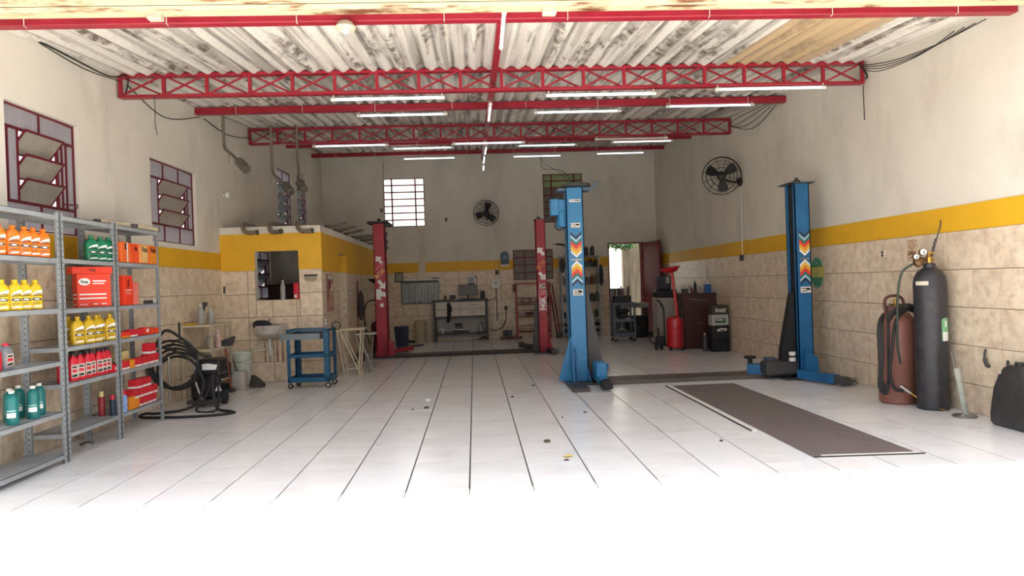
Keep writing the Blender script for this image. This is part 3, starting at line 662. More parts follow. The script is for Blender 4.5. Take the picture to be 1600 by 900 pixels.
# large red carton with an oval badge
o = carton('large red orange carton with a white oval badge and white lines', 6.985, -3.665, 1.315, .30, .10, .315, VOXR, name='carton', rot=-.70, stripes=[(.06, .86, .36, .40, WHITE), (.06, .86, .24, .28, WHITE), (.46, .86, .76, .80, WHITE), (.46, .8, .69, .72, WHITE), (.08, .3, .07, .09, WHITE), (.46, .6, .07, .10, WHITE), (.7, .86, .07, .10, WHITE)])
b = MB(); b.lathe([(1, 0), (1, .0012)], 28, (0, 0, 0), (1, 0, 0))
for i, q in enumerate(b.v): b.v[i] = Vector((q.x+.0505, q.y*.052-.085, q.z*.034+.24))
b.build('badge', WHITE, o)
text('Vox', INK, o, .072, .034, (.0525, -.085, .24), (PI/2, 0, PI/2))
o = carton('long flat red orange carton lying on top of the large red carton', 6.965, -3.67, 1.6315, .36, .12, .065, VOXR, name='carton', rot=-.66)
text('Vox', INK, o, .06, .03, (.0612, .0, .034), (PI/2, 0, PI/2))
g = 'filter cartons on the upper shelf'
o = carton('orange filter carton with a white stripe and lettering, leftmost of the four', 7.37, -3.545, 1.75, .175, .05, .205, VOXO, stripes=[(.62, .74, .02, .98, WHITE), (.05, .6, .1, .13, VOXR), (.05, .6, .3, .32, VOXR), (.05, .6, .5, .52, VOXR), (.4, .58, .62, .95, INK)], group=g, name='filter_carton')
o = carton('plain deep orange filter carton, second of the four on the upper shelf', 7.56, -3.545, 1.75, .185, .05, .2, mat('deep orange carton', (238, 84, 34), .5), stripes=[(.5, .8, .62, .9, VOXR)], group=g, name='filter_carton')
text('Vox', INK, o, .06, .05, (.0263, .02, .15), (PI/2, 0, PI/2))
for k, y in enumerate((7.765, 7.965)):
    o = carton(['cream and orange filter carton with bold lettering, third of the four', 'cream and orange filter carton with bold lettering, right end of the four'][k], y, -3.545, 1.75, .175, .06, .2, VOXO, stripes=[(.08, .92, .05, .95, mat('buff carton', (232, 190, 120), .55)) if k == 0 else (.1, .97, .05, .6, CARTO)], group=g, name='filter_carton')
    text('Vox', INK, o, .13, .06, (.0325, .0, .15), (PI/2, 0, PI/2))
o = carton('tall red orange carton printed with white lines, beside the large red carton', 7.40, -3.55, 1.315, .17, .06, .30, VOXR, stripes=[(.1, .9, .5, .52, WHITE), (.1, .7, .44, .45, WHITE), (.1, .8, .38, .39, WHITE)], name='carton')
text('Vox', INK, o, .09, .045, (.0313, .0, .22), (0, PI/2, 0))
WRAP = mat('clear plastic wrap over red', (236, 110, 96), .2, var=.15, coat=.6)
carton('red carton in clear plastic wrap, right of the tall red carton', 7.575, -3.56, 1.315, .12, .07, .24, WRAP, name='carton', rot=.1)
t = thing('bearing_part', 'small dark metal part with a pale end lying on the shelf', 'part', (-3.57, 7.96, 1.315))
MB().cyl((0, -.11, .022), (0, .06, .022), .018).build('body', DGREY, t); MB().cyl((0, .06, .022), (0, .12, .022), .021).build('end', WHITEP, t)
g = 'small red and orange boxes'
for k, (y, wy, h, m, st) in enumerate([(7.335, .17, .06, VOXR, [(.02, .98, .05, .3, CARTO)]), (7.51, .17, .075, CARTR, [(.02, .9, .04, .24, WHITE)]), (7.66, .12, .07, CARTR, None), (7.80, .14, .08, VOXR, [(.35, .75, .35, .8, WHITE)]), (7.93, .10, .06, VOXR, [(.3, .6, .3, .6, CARTO)]), (8.035, .09, .062, VOXR, [(.3, .6, .3, .6, CARTO)])]):
    carton(['low red orange box at the left end of the box row under the wrapped carton', 'red box with a white base band, second in the row of flat boxes', 'plain small red box, third in the row of flat boxes', 'red orange box with a white round mark', 'small red orange box, second from the right in the row of flat boxes', 'small red orange box at the right end of the row of flat boxes'][k], y, -3.565, .985, wy-.006, .07, h, m, stripes=st, group=g)
bx = [(7.29, .15, .085, .67, CARTR, 'red box with white base at the left of the shelf under the flat boxes', 1), (7.43, .085, .085, .67, CARTO, 'plain orange box standing between red boxes on that shelf', 0), (7.56, .15, .085, .67, CARTR, 'red box with white base right of the plain orange box', 1), (7.71, .13, .085, .67, CARTR, 'red box third from the right on the shelf above the big red stack', 1),
      (7.845, .12, .10, .67, CARTR, 'red box with white base under the raised single box, left one', 1), (7.97, .12, .10, .67, CARTR, 'red box with white base at the right end of that shelf', 1), (7.90, .14, .115, .772, CARTR, 'single red box standing on top of the right red boxes', 1)]
for y, wy, h, z, m, lb, bd in bx: carton(lb, y, -3.565, z, wy-.004, .09, h, m, WHITE if bd else None, (.04, .24), group=g)
carton('cream carton behind the front red boxes, left one', 7.32, -3.66, .67, .14, .08, .16, CARTY, group='cream cartons'); carton('cream carton behind the orange box, right one', 7.49, -3.66, .67, .13, .08, .17, CARTY, group='cream cartons')
# big stack of red boxes at the bottom
nm = {0: 'bottom', 1: 'middle', 2: 'top'}; od = ['first', 'second', 'third', 'fourth', 'fifth']
for lv, ys in enumerate(([7.62, 7.725, 7.83, 7.935], [7.53, 7.635, 7.74, 7.845, 7.95], [7.60, 7.705, 7.81])):
    for i, y in enumerate(ys):
        carton('red box with white base, %s from left in %s layer of low stack' % (od[i], nm[lv]), y, -3.585+(.0 if lv else -.005), .245+lv*.096, .1, .10, .094, CARTR, WHITE, (.05, .26), group='red boxes in the low stack')
carton('plain orange box in front of the low red stack', 7.475, -3.565, .245, .20, .06, .13, CARTO, rot=0)
g = 'spray cans'
def spray(label, x, y, z, m, cap, h=.2, rad=.026):
    t = thing('spray_can', label, 'can', (x, y, z)); MB().lathe([(rad*.95, 0), (rad, .006), (rad, h*.72), (rad*.75, h*.78)], 16).build('body', m, t); MB().lathe([(rad*.72, h*.77), (rad*.72, h*.97), (rad*.6, h)], 14).build('cap', cap, t); return t
spray('white and blue spray can with red cap in front of the low red stack', -3.555, 7.29, .245, mat('blue white print', (130, 160, 214), .4, var=.35, scale=22), REDP, .22, .03)
spray('dark blue can with red cap at the right end of the empty lower shelf', -3.57, 7.10, .245, NAVY, REDP, .2, .028)
spray('red can with cream top standing behind the dark blue can', -3.68, 7.11, .245, mat('red can paint', (150, 34, 44), .4), CARTY, .24, .03)
carton('small red box beside the red bottles, left one', 7.06+.035, -3.545, .67, .06, .04, .075, REDP, None, group='small red boxes by the red bottles', stripes=[(.2, .8, .4, .55, WHITE)])
carton('small red box beside the red bottles, right one', 7.127, -3.545, .67, .04, .04, .075, REDP, None, group='small red boxes by the red bottles', stripes=[(.2, .8, .4, .55, WHITE)])
carton('white box standing behind the two small red boxes', 7.105, -3.62, .67, .08, .05, .17, PAPER)
# --- pale battens lying on top of the far unit
for k, (x, y0, y1, z, lb) in enumerate([(-3.58, 6.98, 7.95, 2.12, 'pale lamp batten lying along the top of the far shelving unit, rear one'), (-3.53, 7.55, 8.16, 2.12, 'pale lamp batten with metal end lying on top of the shelving, front one')]):
    t = thing('lamp_batten', lb, 'batten', (x, (y0+y1)/2, z+.001), -.06 if k == 0 else .03); L_ = (y1-y0)/2
    MB().box(-.025, .025, -L_+.06, L_-.05, 0, .04, .004).build('body', CREAM, t, smooth=False); MB().box(-.024, .024, -L_, -L_+.06, 0, .036, .003).build('end_cap', DGREY, t, smooth=False); MB().box(-.024, .026, L_-.05, L_, 0, .05, .003).build('end_cap', STEEL, t, smooth=False)
t = thing('bearing_ring', 'grey steel ring lying on the floor under the middle shelving unit', 'ring', (-3.75, 6.95, 0))
b = MB(); b.lathe([(.05, 0), (.06, .002), (.06, .022), (.05, .024), (.035, .022), (.035, .004)], 22); b.build('outer_race', STEEL, t); MB().lathe([(.03, .003), (.03, .02), (.022, .021), (.022, .003)], 18).build('inner_race', DGREY, t)
# --- pressure washer cart with hose
t = thing('pressure_washer', 'black pressure washer on a bent tube cart beside the shelving', 'washer', (-3.42, 9.0, 0))
b = MB(); b.tube(spline([(-.30, -.25, .10), (-.30, -.25, .62), (-.27, -.25, .80), (-.15, -.25, .86), (-.03, -.25, .80), (0, -.25, .62), (.02, -.28, .35), (.10, -.30, .12)], 5), .014, 8)
b.build('frame', STEEL, t)
MB().box(-.12, .16, -.10, .22, .10, .42, .03).build('motor_body', BLACK, t); MB().box(-.02, .26, -.16, .14, .40, .60, .025).build('housing', BLACK, t)
MB().prism([(.03, .47), (.22, .47), (.24, .53), (.12, .55), (.03, .54)], -.163, -.161).build('badge', WHITE, t, smooth=False)
MB().tube(spline([(-.11, -.12, .30), (-.08, -.15, .33), (-.03, -.13, .29)]), .02, 8).build('knob', YPL, t)
MB().prism([(.18, .2), (.26, .2), (.22, .3)], -.105, -.10).build('warning_mark', WHITE, t, smooth=False)
for s in (-.1, .2): MB().cyl((s-.025, .16, .09), (s+.025, .16, .09), .09, 16).build('wheel', RUBBER, t)
MB().box(-.16, .2, -.14, .2, .05, .10, .01).build('base', DGREY, t)
hose = MB()
for k in range(5):
    cx, cz, rx_, rz_ = -3.60+random.uniform(-.03, .03), .52+.03*k-.06, .24+.015*k, .2+.02*k
    hose.tube([(cx+rx_*math.cos(q*PI/12), 8.74-.03*k+.02*math.sin(q), cz+rz_*math.sin(q*PI/12)) for q in range(24)], .015, 7, True)
hose.tube(spline([(-3.78, 8.6, .80), (-3.55, 8.6, .72), (-3.35, 8.62, .55), (-3.28, 8.64, .3), (-3.42, 8.6, .06), (-3.75, 8.5, .02), (-3.88, 8.45, .03), (-3.86, 8.3, .016), (-3.45, 8.2, .016), (-3.05, 8.22, .016), (-2.84, 8.33, .016), (-2.9, 8.45, .016), (-3.1, 8.55, .05), (-3.16, 8.62, .3), (-3.18, 8.7, .46)], 6), .016, 8)
hose.tube(spline([(-3.22, 8.72, .42), (-3.25, 8.66, .2), (-3.35, 8.58, .02), (-3.12, 8.5, .016), (-3.1, 8.62, .1), (-3.14, 8.72, .4)], 6), .013, 7)
hose.tube(spline([(-3.88, 8.7, .72), (-3.70, 8.62, .98), (-3.48, 8.62, .86), (-3.3, 8.64, .68), (-3.18, 8.66, .66)], 6), .017, 8)
tag(hose.build('rubber_hose', RUBBER), 'long black rubber hose coiled over the washer and trailing on the floor', 'hose')
# --- small cream shelf with bottles
SY = 9.95
t = thing('small_shelf', 'small cream slotted shelf in the corner by the office', 'shelf', (-3.73, SY, 0))
for x, y in ((-.19, -.30), (.19, -.30), (-.19, .42), (.19, .42)):
    b = MB(); b.box(x-.018, x+.018, y-.003, y+.003, 0, 1.0); b.box(x+(.014 if x > 0 else -.018), x+(.018 if x > 0 else -.014), y-.03, y+.03, 0, 1.0); b.build('post', CREAM, t, smooth=False)
for z in (.99, .66, .22): MB().box(-.2, .2, -.32, .44, z-.03, z, .003).build('shelf', CREAM, t, smooth=False)
PET = mat('cloudy clear plastic', (190, 190, 186), .25, var=.1, trans=.35)
def pet(label, x, y, z, h=.26, rad=.04, m=PET, cap=WHITEP, name='plastic_bottle'):
    t = thing(name, label, 'bottle', (x, y, z)); MB().lathe([(rad*.9, 0), (rad, .01), (rad, h*.3), (rad*.93, h*.34), (rad, h*.38), (rad, h*.66), (rad*.6, h*.82), (rad*.34, h*.9), (rad*.34, h*.93)], 16).build('body', m, t); MB().lathe([(rad*.42, h*.92), (rad*.42, h)], 12).build('cap', cap, t); return t
pet('clear plastic bottle on top of the small cream shelf, left one', -3.74, 9.85, .9905, .27, .045); pet('squat clear plastic bottle on top of the small cream shelf, right one', -3.66, 10.0, .9905, .2, .05)
pet('cloudy bottle on the middle board of the small cream shelf', -3.62, 9.82, .6605, .2, .05); pet('pale bottle with pink label on the middle board of the small cream shelf', -3.57, 9.98, .6605, .24, .042, mat('pink label plastic', (206, 170, 160), .4, var=.2, scale=20))
b = MB(); b.cyl((0, 0, 0), (.06, .03, .26), .014, 8); t = thing('brush', 'dark handled brush leaning on the bottles on the cream shelf', 'brush', (-3.80, 9.98, .9905)); b.build('handle', RUBBER, t); MB().box(.03, .09, .0, .06, .24, .30, .01).build('head', DGREY, t)
t = thing('broom', 'broom with pale handle and dark tip standing behind the cream shelf', 'broom', (-3.66, 10.48, 0)); MB().cyl((0, 0, .05), (.02, .02, 1.42), .012, 8).build('handle', CREAM, t); MB().cyl((.02, .02, 1.40), (.021, .021, 1.50), .016, 8).build('grip', BLACK, t); MB().box(-.12, .12, -.03, .03, 0, .1, .012).build('head', DGREY, t)
t = thing('hand_brush', 'black hand brush hanging at the left end of the small cream shelf', 'brush', (-3.96, 9.62, .78)); MB().box(-.03, .03, -.02, .02, .05, .26, .012).build('head', BLACK, t); MB().cyl((0, 0, -.1), (0, 0, .06), .012, 8).build('handle', BLACK, t)
t = thing('dust_pan', 'dark plastic scoop lying on the right end of the cream shelf', 'scoop', (-3.56, 10.22, .6605)); MB().prism([(-.08, 0), (.09, .0), (.13, .13), (-.02, .08)], -.07, .07).build('pan', DGREY, t); MB().cyl((-.06, 0, .03), (-.16, 0, .06), .012, 8).build('handle', DGREY, t)
t = thing('yellow_rag', 'yellow folded cloth on the left of the small cream shelf', 'cloth', (-3.84, 9.75, .9905)); 
b = MB(); b.loft([rrect(.16, .12, 0, .03), rrect(.17, .13, .012, .03), rrect(.13, .10, .022, .03)]); b.build('fold', YPL, t)
t = thing('mop', 'reddish wooden handle leaning inside the small cream shelf', 'handle', (-3.49, 10.2, 0)); MB().cyl((0, 0, .02), (-.015, -.12, .62), .014, 8).build('stick', mat('red brown stick', (140, 70, 52), .6), t); MB().box(-.03, .05, -.06, .06, 0, .06, .01).build('head', DGREY, t)
t = thing('tool_case', 'dark plastic case on the bottom board of the small cream shelf', 'case', (-3.62, 10.15, .2205)); MB().box(-.12, .12, -.14, .14, 0, .2, .02).build('shell', BLACK, t); MB().tube(spline([(-.05, 0, .2), (-.04, 0, .235), (.04, 0, .235), (.05, 0, .2)]), .008, 6).build('handle', BLACK, t)
# --- bucket, can and dust brush
t = thing('bucket', 'tall pale green white plastic bucket beside the sink', 'bucket', (-3.57, 10.92, 0))
MB().lathe([(.12, 0), (.125, .01), (.165, .49), (.178, .495), (.178, .515), (.16, .515), (.155, .49), (.115, .02), (0.001, .02)], 28).build('body', mat('pale bucket plastic', (206, 212, 196), .4, var=.05), t)
MB().tube(spline([(-.175, 0, .48), (-.15, -.14, .40), (0, -.19, .37), (.15, -.14, .40), (.175, 0, .48)]), .004, 6).build('handle', STEEL, t)
t = thing('plastic_can', 'dirty grey white plastic can with a leaning stick in front of the bucket', 'can', (-3.43, 10.38, 0))
b = MB(); b.loft([rrect(.2, .18, 0, .05), rrect(.21, .19, .02, .05), rrect(.21, .19, .24, .05), rrect(.18, .16, .275, .05), rrect(.15, .13, .275, .05), rrect(.15, .13, .2, .05)]); b.build('body', mat('dirty white plastic', (176, 170, 160), .5, var=.1, dirt=(110, 96, 84), damt=.6, dscale=4), t)
MB().cyl((.02, 0, .1), (-.15, .10, .56), .013, 8).build('stick', DGREY, t)
t = thing('scrub_brush', 'dark grey scrubbing rag on the floor right of the plastic can', 'rag', (-3.25, 10.62, 0)); b = MB(); b.loft([rrect(.2, .16, 0, .05), rrect(.22, .17, .04, .06), rrect(.12, .1, .13, .04, cx=-.03), rrect(.05, .04, .18, .015, cx=-.06)]); b.build('cloth', mat('dark rag', (70, 64, 60), .9, bump=.6), t)
# --- sink on the office wall
t = thing('wash_basin', 'dirty white wall-mounted wash basin with white drain pipe', 'sink', (-3.18, 11.19, 0))
def half(rx_, ry_, z, n=18): return [(rx_*math.cos(PI+PI*i/(n-1)), min(0, ry_*math.sin(PI+PI*i/(n-1))), z) for i in range(n)]
b = MB(); b.loft([half(.10, .14, .68), half(.19, .27, .70), half(.245, .355, .76), half(.26, .38, .83), half(.26, .38, .89), half(.235, .345, .89), half(.21, .30, .82), half(.1, .15, .76)])
b.build('basin', mat('stained porcelain', (206, 198, 190), .3, var=.06, dirt=(110, 96, 88), damt=.7, dscale=5), t)
MB().tube(spline([(0, -.12, .70), (0, -.12, .60), (.01, -.12, .52), (.03, -.12, .46), (.02, -.12, .43), (-.01, -.12, .46)]), .022, 10).tube(spline([(-.01, -.12, .48), (-.05, -.08, .54), (-.12, -.05, .50), (-.22, -.02, .50)]), .014, 8).build('drain_pipe', WHITEP, t)
b = MB(); b.tube(spline([(.0, -.04, .88), (.0, -.04, .97), (.0, -.08, .99), (0, -.13, .96)]), .011, 8); b.build('faucet', CHROME, t)
t = thing('dark_cloth', 'black cloth heaped in the left half of the wash basin', 'cloth', (-3.25, 11.0, .835)); b = MB(); b.loft([rrect(.2, .19, -.02, .05), rrect(.27, .24, .055, .06), rrect(.24, .2, .105, .06, cx=-.02), rrect(.12, .1, .135, .03, cx=-.04)]); b.build('heap', mat('black cloth', (40, 42, 46), .9, bump=.8, bscale=18), t)
t = thing('metal_parts', 'small bright metal parts lying on the basin rim', 'parts', (-3.09, 11.0, .86))
for k in range(5): MB().cyl((-.06+.035*k, -.03*(k % 2), .03), (-.03+.035*k, .03-.02*k, .05), .011, 8).build('part', CHROME, t)
# --- opening sill of the office
pet('clear bottle with white top standing on the office window sill', -3.01, 11.29, 1.2755, .3, .04)
t = thing('red_canister', 'red canister at the right of the office window sill', 'canister', (-2.79, 11.27, 1.2755)); b = MB(); b.loft([rrect(.085, .09, 0, .02), rrect(.09, .095, .01, .02), rrect(.09, .095, .24, .02), rrect(.07, .08, .255, .02)]); b.build('body', REDP, t); MB().box(-.03, .01, -.0495, -.047, .02, .07).build('label', PAPER, t, smooth=False)
t = thing('office_desk', 'dark desk inside the small office behind the opening', 'desk', (-3.12, 13.6, 0)); MB().box(-.70, .45, -.3, .5, .9, 1.5, .01).build('cabinet', WOOD, t); MB().box(-.72, .47, -.32, .52, 1.5, 1.54, .005).build('top', WOOD, t)
# --- notices on the office walls
o = MB().box(-2.655, -2.435, -.0035, 0, 1.53, 1.66).build('wall_notice', mat('tile coloured sheet', (216, 198, 172), .5), None, smooth=False, loc=(0, 11.19, 0)); tag(o, 'small notice with black heading on the front wall of the office', 'notice')
MB().box(-2.65, -2.44, -.0045, -.0035, 1.625, 1.652).build('heading', INK, o, smooth=False)
b = MB()
for k, (z, x0, x1) in enumerate([(1.612, -2.64, -2.45), (1.592, -2.65, -2.44), (1.572, -2.63, -2.45), (1.552, -2.61, -2.48)]):
    x = x0
    while x < x1-.01:
        w_ = random.uniform(.012, .03); b.box(x, min(x+w_, x1), -.0045, -.0035, z-.006, z+.006); x += w_+.007
b.build('text_lines', INK, o, smooth=False)
POST = mat('pinkish poster', (176, 128, 116), .6, var=.14, scale=9)
o = MB().box(0, .0035, .26, .82, 1.05, 1.66).build('poster', POST, None, smooth=False, loc=(KX+.010, 11.2, 0)); tag(o, 'tall faded pink poster on the side wall of the office', 'poster')
b = MB(); random.seed(3)
b.m = 0; b.box(.0035, .0045, .40, .80, 1.58, 1.64); b.m = 1
for k in range(9): b.box(.0035, .0045, .46, .78, 1.13+.035*k, 1.142+.035*k)
b.m = 2
for k in range(7): b.box(.0035, .0045, .32+.06*(k % 2), .40+.06*(k % 2), 1.25+.05*k, 1.285+.05*k)
b.m = 0; b.box(.0035, .0047, .62, .78, 1.38, 1.5); b.m = 2; b.box(.0035, .0045, .45, .6, 1.42, 1.56)
b.build('print', [PAPER, CARTY, mat('dark red print', (110, 40, 48), .6)], o, smooth=False)
# --- blue tool trolley
t = thing('tool_trolley', 'petrol blue steel tool trolley on casters with an open drawer', 'trolley', (-2.40, 10.42, 0), R(-3))
def L_post(x, y, w_=.05):
    b = MB(); sx = 1 if x > 0 else -1; sy = 1 if y > 0 else -1
    b.box(min(x, x-sx*w_), max(x, x-sx*w_), min(y, y-sy*.004), max(y, y-sy*.004), .09, .845); b.box(min(x, x-sx*.004), max(x, x-sx*.004), min(y, y-sy*w_), max(y, y-sy*w_), .09, .845); b.build('post', BLUET, t, smooth=False)
for x in (-.30, .30):
    for y in (-.19, .25): L_post(x, y, .075 if (x > 0) != (y > 0) else .05)
def tray(z, h, m=BLUET, x0=-.30, x1=.30): 
    b = MB(); b.box(x0, x1, -.19, .25, z, z+.005); b.box(x0, x1, -.19, -.186, z, z+h); b.box(x0, x1, .246, .25, z, z+h); b.box(x0, x0+.004, -.19, .25, z, z+h); b.box(x1-.004, x1, -.19, .25, z, z+h); return b.build('tray', m, t, smooth=False)
tray(.815, .032); tray(.44, .05); tray(.09, .07)
MB().box(-.39, .18, -.205, .2, .70, .79, .004).build('drawer', mat('grey blue drawer', (120, 132, 136), .45, var=.08), t, smooth=False)
for x, y in ((-.27, -.16), (.27, -.16), (-.27, .22), (.27, .22)):
    c = MB().box(-.02, .02, -.012, .012, .055, .09).build('caster', STEEL, t, smooth=False, loc=(x, y, 0)); MB().cyl((0, -.012, .038), (0, .012, .038), .038, 16).build('wheel', RUBBER, c); MB().cyl((0, -.014, .038), (0, .014, .038), .018, 12).build('hub', CHROME, c)
wr = [(-.22, -.1, .3, .02), (-.1, .02, .25, .5), (.05, -.08, .22, -.3), (.12, .1, .26, .2), (-.2, .12, .2, -.6)]
for k, (x, y, L_, an) in enumerate(wr):
    q = thing('wrench', ['longest wrench lying at the left front of the trolley top', 'wrench lying crosswise in the middle of the trolley top', 'short wrench at the front right of the trolley top', 'wrench lying at the back right of the trolley top', 'short wrench at the back left of the trolley top'][k], 'wrench', (-2.40+x, 10.42+y, .832), an, 'wrenches on the blue trolley')
    MB().box(-L_/2, L_/2, -.01, .01, 0, .012, .003).build('shank', CHROME if k % 2 else DGREY, q, smooth=False); MB().lathe([(.02, 0), (.022, .004), (.022, .01), (.02, .014), (.011, .014), (.011, 0)], 14, (L_/2, 0, 0)).build('ring_end', CHROME if k % 2 else DGREY, q)
pet('small clear bottle standing at the back of the trolley top', -2.22, 10.60, .8205, .15, .025); 
tag(MB().tube([(-2.06+.06*math.cos(k*PI/9), 10.58, .87+.06*math.sin(k*PI/9)) for k in range(18)], .007, 6, True).build('rubber_belt', RUBBER), 'black loop belt standing on the right end of the trolley top', 'belt')
t = thing('rag', 'dark rag and part lying on the lowest tray of the blue trolley', 'rag', (-2.33, 10.42, .0955)); b = MB(); b.loft([rrect(.3, .16, 0, .04), rrect(.3, .17, .03, .05), rrect(.2, .1, .05, .04)]); b.build('cloth', mat('brown rag', (78, 66, 58), .9), t)
# --- two folding stools behind it
def stool(label, x, y, rz, h, w_, m, group):
    t = thing('stool', label, 'stool', (x, y, 0), rz, group); MB().box(-w_/2, w_/2, -.15, .15, h-.03, h, .008).build('seat', m, t)
    for sy in (-.13, .13):
        MB().cyl((-w_/2+.06, sy, h-.03), (w_/2-.08, sy, .0), .011, 8).build('leg', m, t); MB().cyl((w_/2-.06, sy, h-.03), (w_/2-.20+.08, sy, 0), .011, 8).build('leg', m, t)
        MB().cyl((-w_/2+.02, sy, h-.03), (-w_/2+.12, sy, .0), .011, 8).build('leg', m, t)
    MB().cyl((-w_/2+.10, -.13, .12), (w_/2-.10, -.13, .12), .009, 6).cyl((w_/2-.1, -.13, .12), (w_/2-.1, .13, .12), .009, 6).build('rung', m, t); return t
stool('cream painted folding stool behind the blue trolley', -2.02, 11.62, 0, .77, .46, CREAM, 'folding stools')
stool('grey metal folding stool behind the cream one', -1.86, 12.05, R(8), .66, .36, STEEL, 'folding stools')
# --- lamp-like mufflers hanging by the left wall, security sensor
for k, (x, y, zt, zb, r_, lb) in enumerate([(-3.74, 11.0, 4.08, 3.62, 0, 'grey muffler on a bent pipe hanging by the left wall, front one'), (-3.40, 12.35, 4.18, 3.45, -.1, 'grey muffler on a bent pipe hanging below the rear truss, middle one'), (-3.0, 12.5, 4.2, 3.5, -.2, 'grey muffler on a bent pipe hanging below the rear truss, right one')]):
    t = thing('hanging_muffler', lb, 'muffler', (x, y, zb), r_, 'mufflers hanging by the left wall'); H_ = zr(y)+.02-zb; L_ = .28 if k != 2 else .10
    MB().tube(spline([(0, 0, H_), (0, 0, H_*.35), (.02, -.02, 0), (L_*.5, -.1, -.12), (L_, -.2, -.24)], 6), .023, 9).build('pipe', PIPE, t)
    d = Vector((.55, -.35, -.62)).normalized(); A = Vector((L_, -.2, -.24)); MB().lathe([(.03, -.03), (.062, 0), (.07, .02), (.07, .22), (.06, .235)], 16, A, d).build('muffler', mat('dull muffler steel', (128, 122, 114), .5, .4, var=.15), t)
    MB().lathe([(.035, -.035), (.035, -.005)], 14, A, d).build('clamp', STEEL, t)
    MB().cyl((.08, -.03, -.06), (.08, -.03, -.24), .007, 6).build('hanger_rod', STEEL, t)
t = thing('wall_sensor', 'small white motion sensor on the left wall above the office', 'sensor', (XL(11.4)+.005, 11.4, 2.95)); MB().box(0, .03, -.02, .02, -.02, .02).build('bracket', WHITEP, t); MB().box(.03, .10, -.03, .03, -.045, .045, .012).build('housing', WHITEP, t)
# --- exhaust pipes stored on the office roof
for k, (x, rz) in enumerate([(-3.48, 0), (-3.07, -.25), (-2.66, .1)]):
    t = thing('exhaust_pipe', ['bent exhaust pipe hanging over the left of the office roof edge', 'bent exhaust pipe hanging over the middle of the office roof edge', 'bent exhaust pipe hanging over the right of the office roof edge'][k], 'pipe', (x, 11.15, 2.45), rz, 'bent pipes over the office roof edge')
    MB().tube(spline([(-.05, .9, .01), (-.05, .25, .01), (-.05, .04, .01), (-.05, -.05, -.03), (-.02, -.09, -.10), (.05, -.11, -.135), (.18, -.13, -.13)], 7), .033, 10).build('tube', PIPE, t); MB().cyl((.17, -.129, -.13), (.20, -.132, -.13), .038, 14).build('end_ring', DGREY, t)
for k in range(9):
    y = 12.45+.60*k; t = thing('exhaust_pipe', 'loose exhaust pipe lying across the office roof, %s from the front' % ['first', 'second', 'third', 'fourth', 'fifth', 'sixth', 'seventh', 'eighth', 'ninth'][k], 'pipe', (-2.75, y, 2.46), random.uniform(-.5, .5), 'pipes lying on the office roof')
    zz = random.uniform(.04, .10); MB().tube(spline([(-.6, .1, 0), (-.1, 0, 0), (.25, -.02, .0+zz*.4), (.62, random.uniform(-.1, .1), zz)], 5), .024, 8).build('tube', [PIPE, STEEL, PIPE][k % 3], t); MB().cyl((.25, -.06, zz*.4-.01), (.25, .05, zz*.4-.01), .036, 10).build('clamp', DGREY, t)
# ================================================================ THINGS: lifts
def poly_on(b, pts, y, mi=0):   # flat print facing -Y
    b.m = mi; b.add([(x, y, z) for x, z in pts], [tuple(range(len(pts)))])
def chevrons(t, cx, y, zt, zb, w):
    """two mirrored stacks of chevrons between zt and zb, printed on the front face"""
    b = MB(); seq = [NAVY, SKYB, PGREEN, PRED, PORA, PYEL, WHITE]; H_ = (zt-zb); half = H_*.5-.025; st = half/8.6
    for half_i, (z0, s) in enumerate(((zt, -1), (zb, 1))):
        for k in range(7):
            za = z0+s*st*k*1.0; d = st*1.7
            poly_on(b, [(cx-w/2, za), (cx, za+s*d), (cx+w/2, za), (cx+w/2, za+s*st*.98), (cx, za+s*(d+st*.98)), (cx-w/2, za+s*st*.98)], y-.0004*k, k)
            if k in (4, 5, 6): poly_on(b, [(cx-w/2, za), (cx, za+s*d), (cx+w/2, za), (cx+w/2, za+s*st*.14), (cx, za+s*(d+st*.14)), (cx-w/2, za+s*st*.14)], y-.0004*k-.0006, 7)
    b.build('chevron_print', seq+[INK], t, smooth=False)
def sticker(t, cx, y, cz, w, h, lines=2, dark=.35):
    o = MB().box(cx-w/2, cx+w/2, y-.002, y, cz-h/2, cz+h/2).build('sticker', PAPER, t, smooth=False)
    b = MB()
    for k in range(lines):
        z = cz+h/2-h*(k+.7)/(lines+.4); b.box(cx-w*.4, cx+w*(.1 if k % 2 else .35), y-.003, y-.002, z-h*.06, z+h*.06)
    b.box(cx+w*.05, cx+w*.42, y-.003, y-.002, cz-h*.1, cz+h*.25); b.build('print', INK, o, smooth=False)
def lift_column(t, x, y, w, d, h, m, open_side, cover=BLACK):
    """U section column: closed towards the camera, slot on the open side"""
    b = MB(); s = open_side; wall_ = .012
    x0, x1 = x-w/2, x+w/2
    b.box(x0, x1, y, y+wall_, .02, h); b.box(x0, x1, y+d-wall_, y+d, .02, h)
    xb = x0 if s > 0 else x1
    b.box(min(xb, xb+s*wall_), max(xb, xb+s*wall_), y, y+d, .02, h)
    xo = x1 if s > 0 else x0
    b.box(min(xo, xo-s*wall_), max(xo, xo-s*wall_), y, y+.06, .02, h); b.box(min(xo, xo-s*wall_), max(xo, xo-s*wall_), y+d-.06, y+d, .02, h)
    b.build('column', m, t, smooth=False)
    MB().cyl((x, y+d/2, .05), (x, y+d/2, h-.02), .025, 12).build('lead_screw', STEEL, t)
    MB().box(xo-s*.10, xo-s*.012, y+.07, y+d-.07, .06, h-.03).build('inner_cover', cover, t, smooth=False)
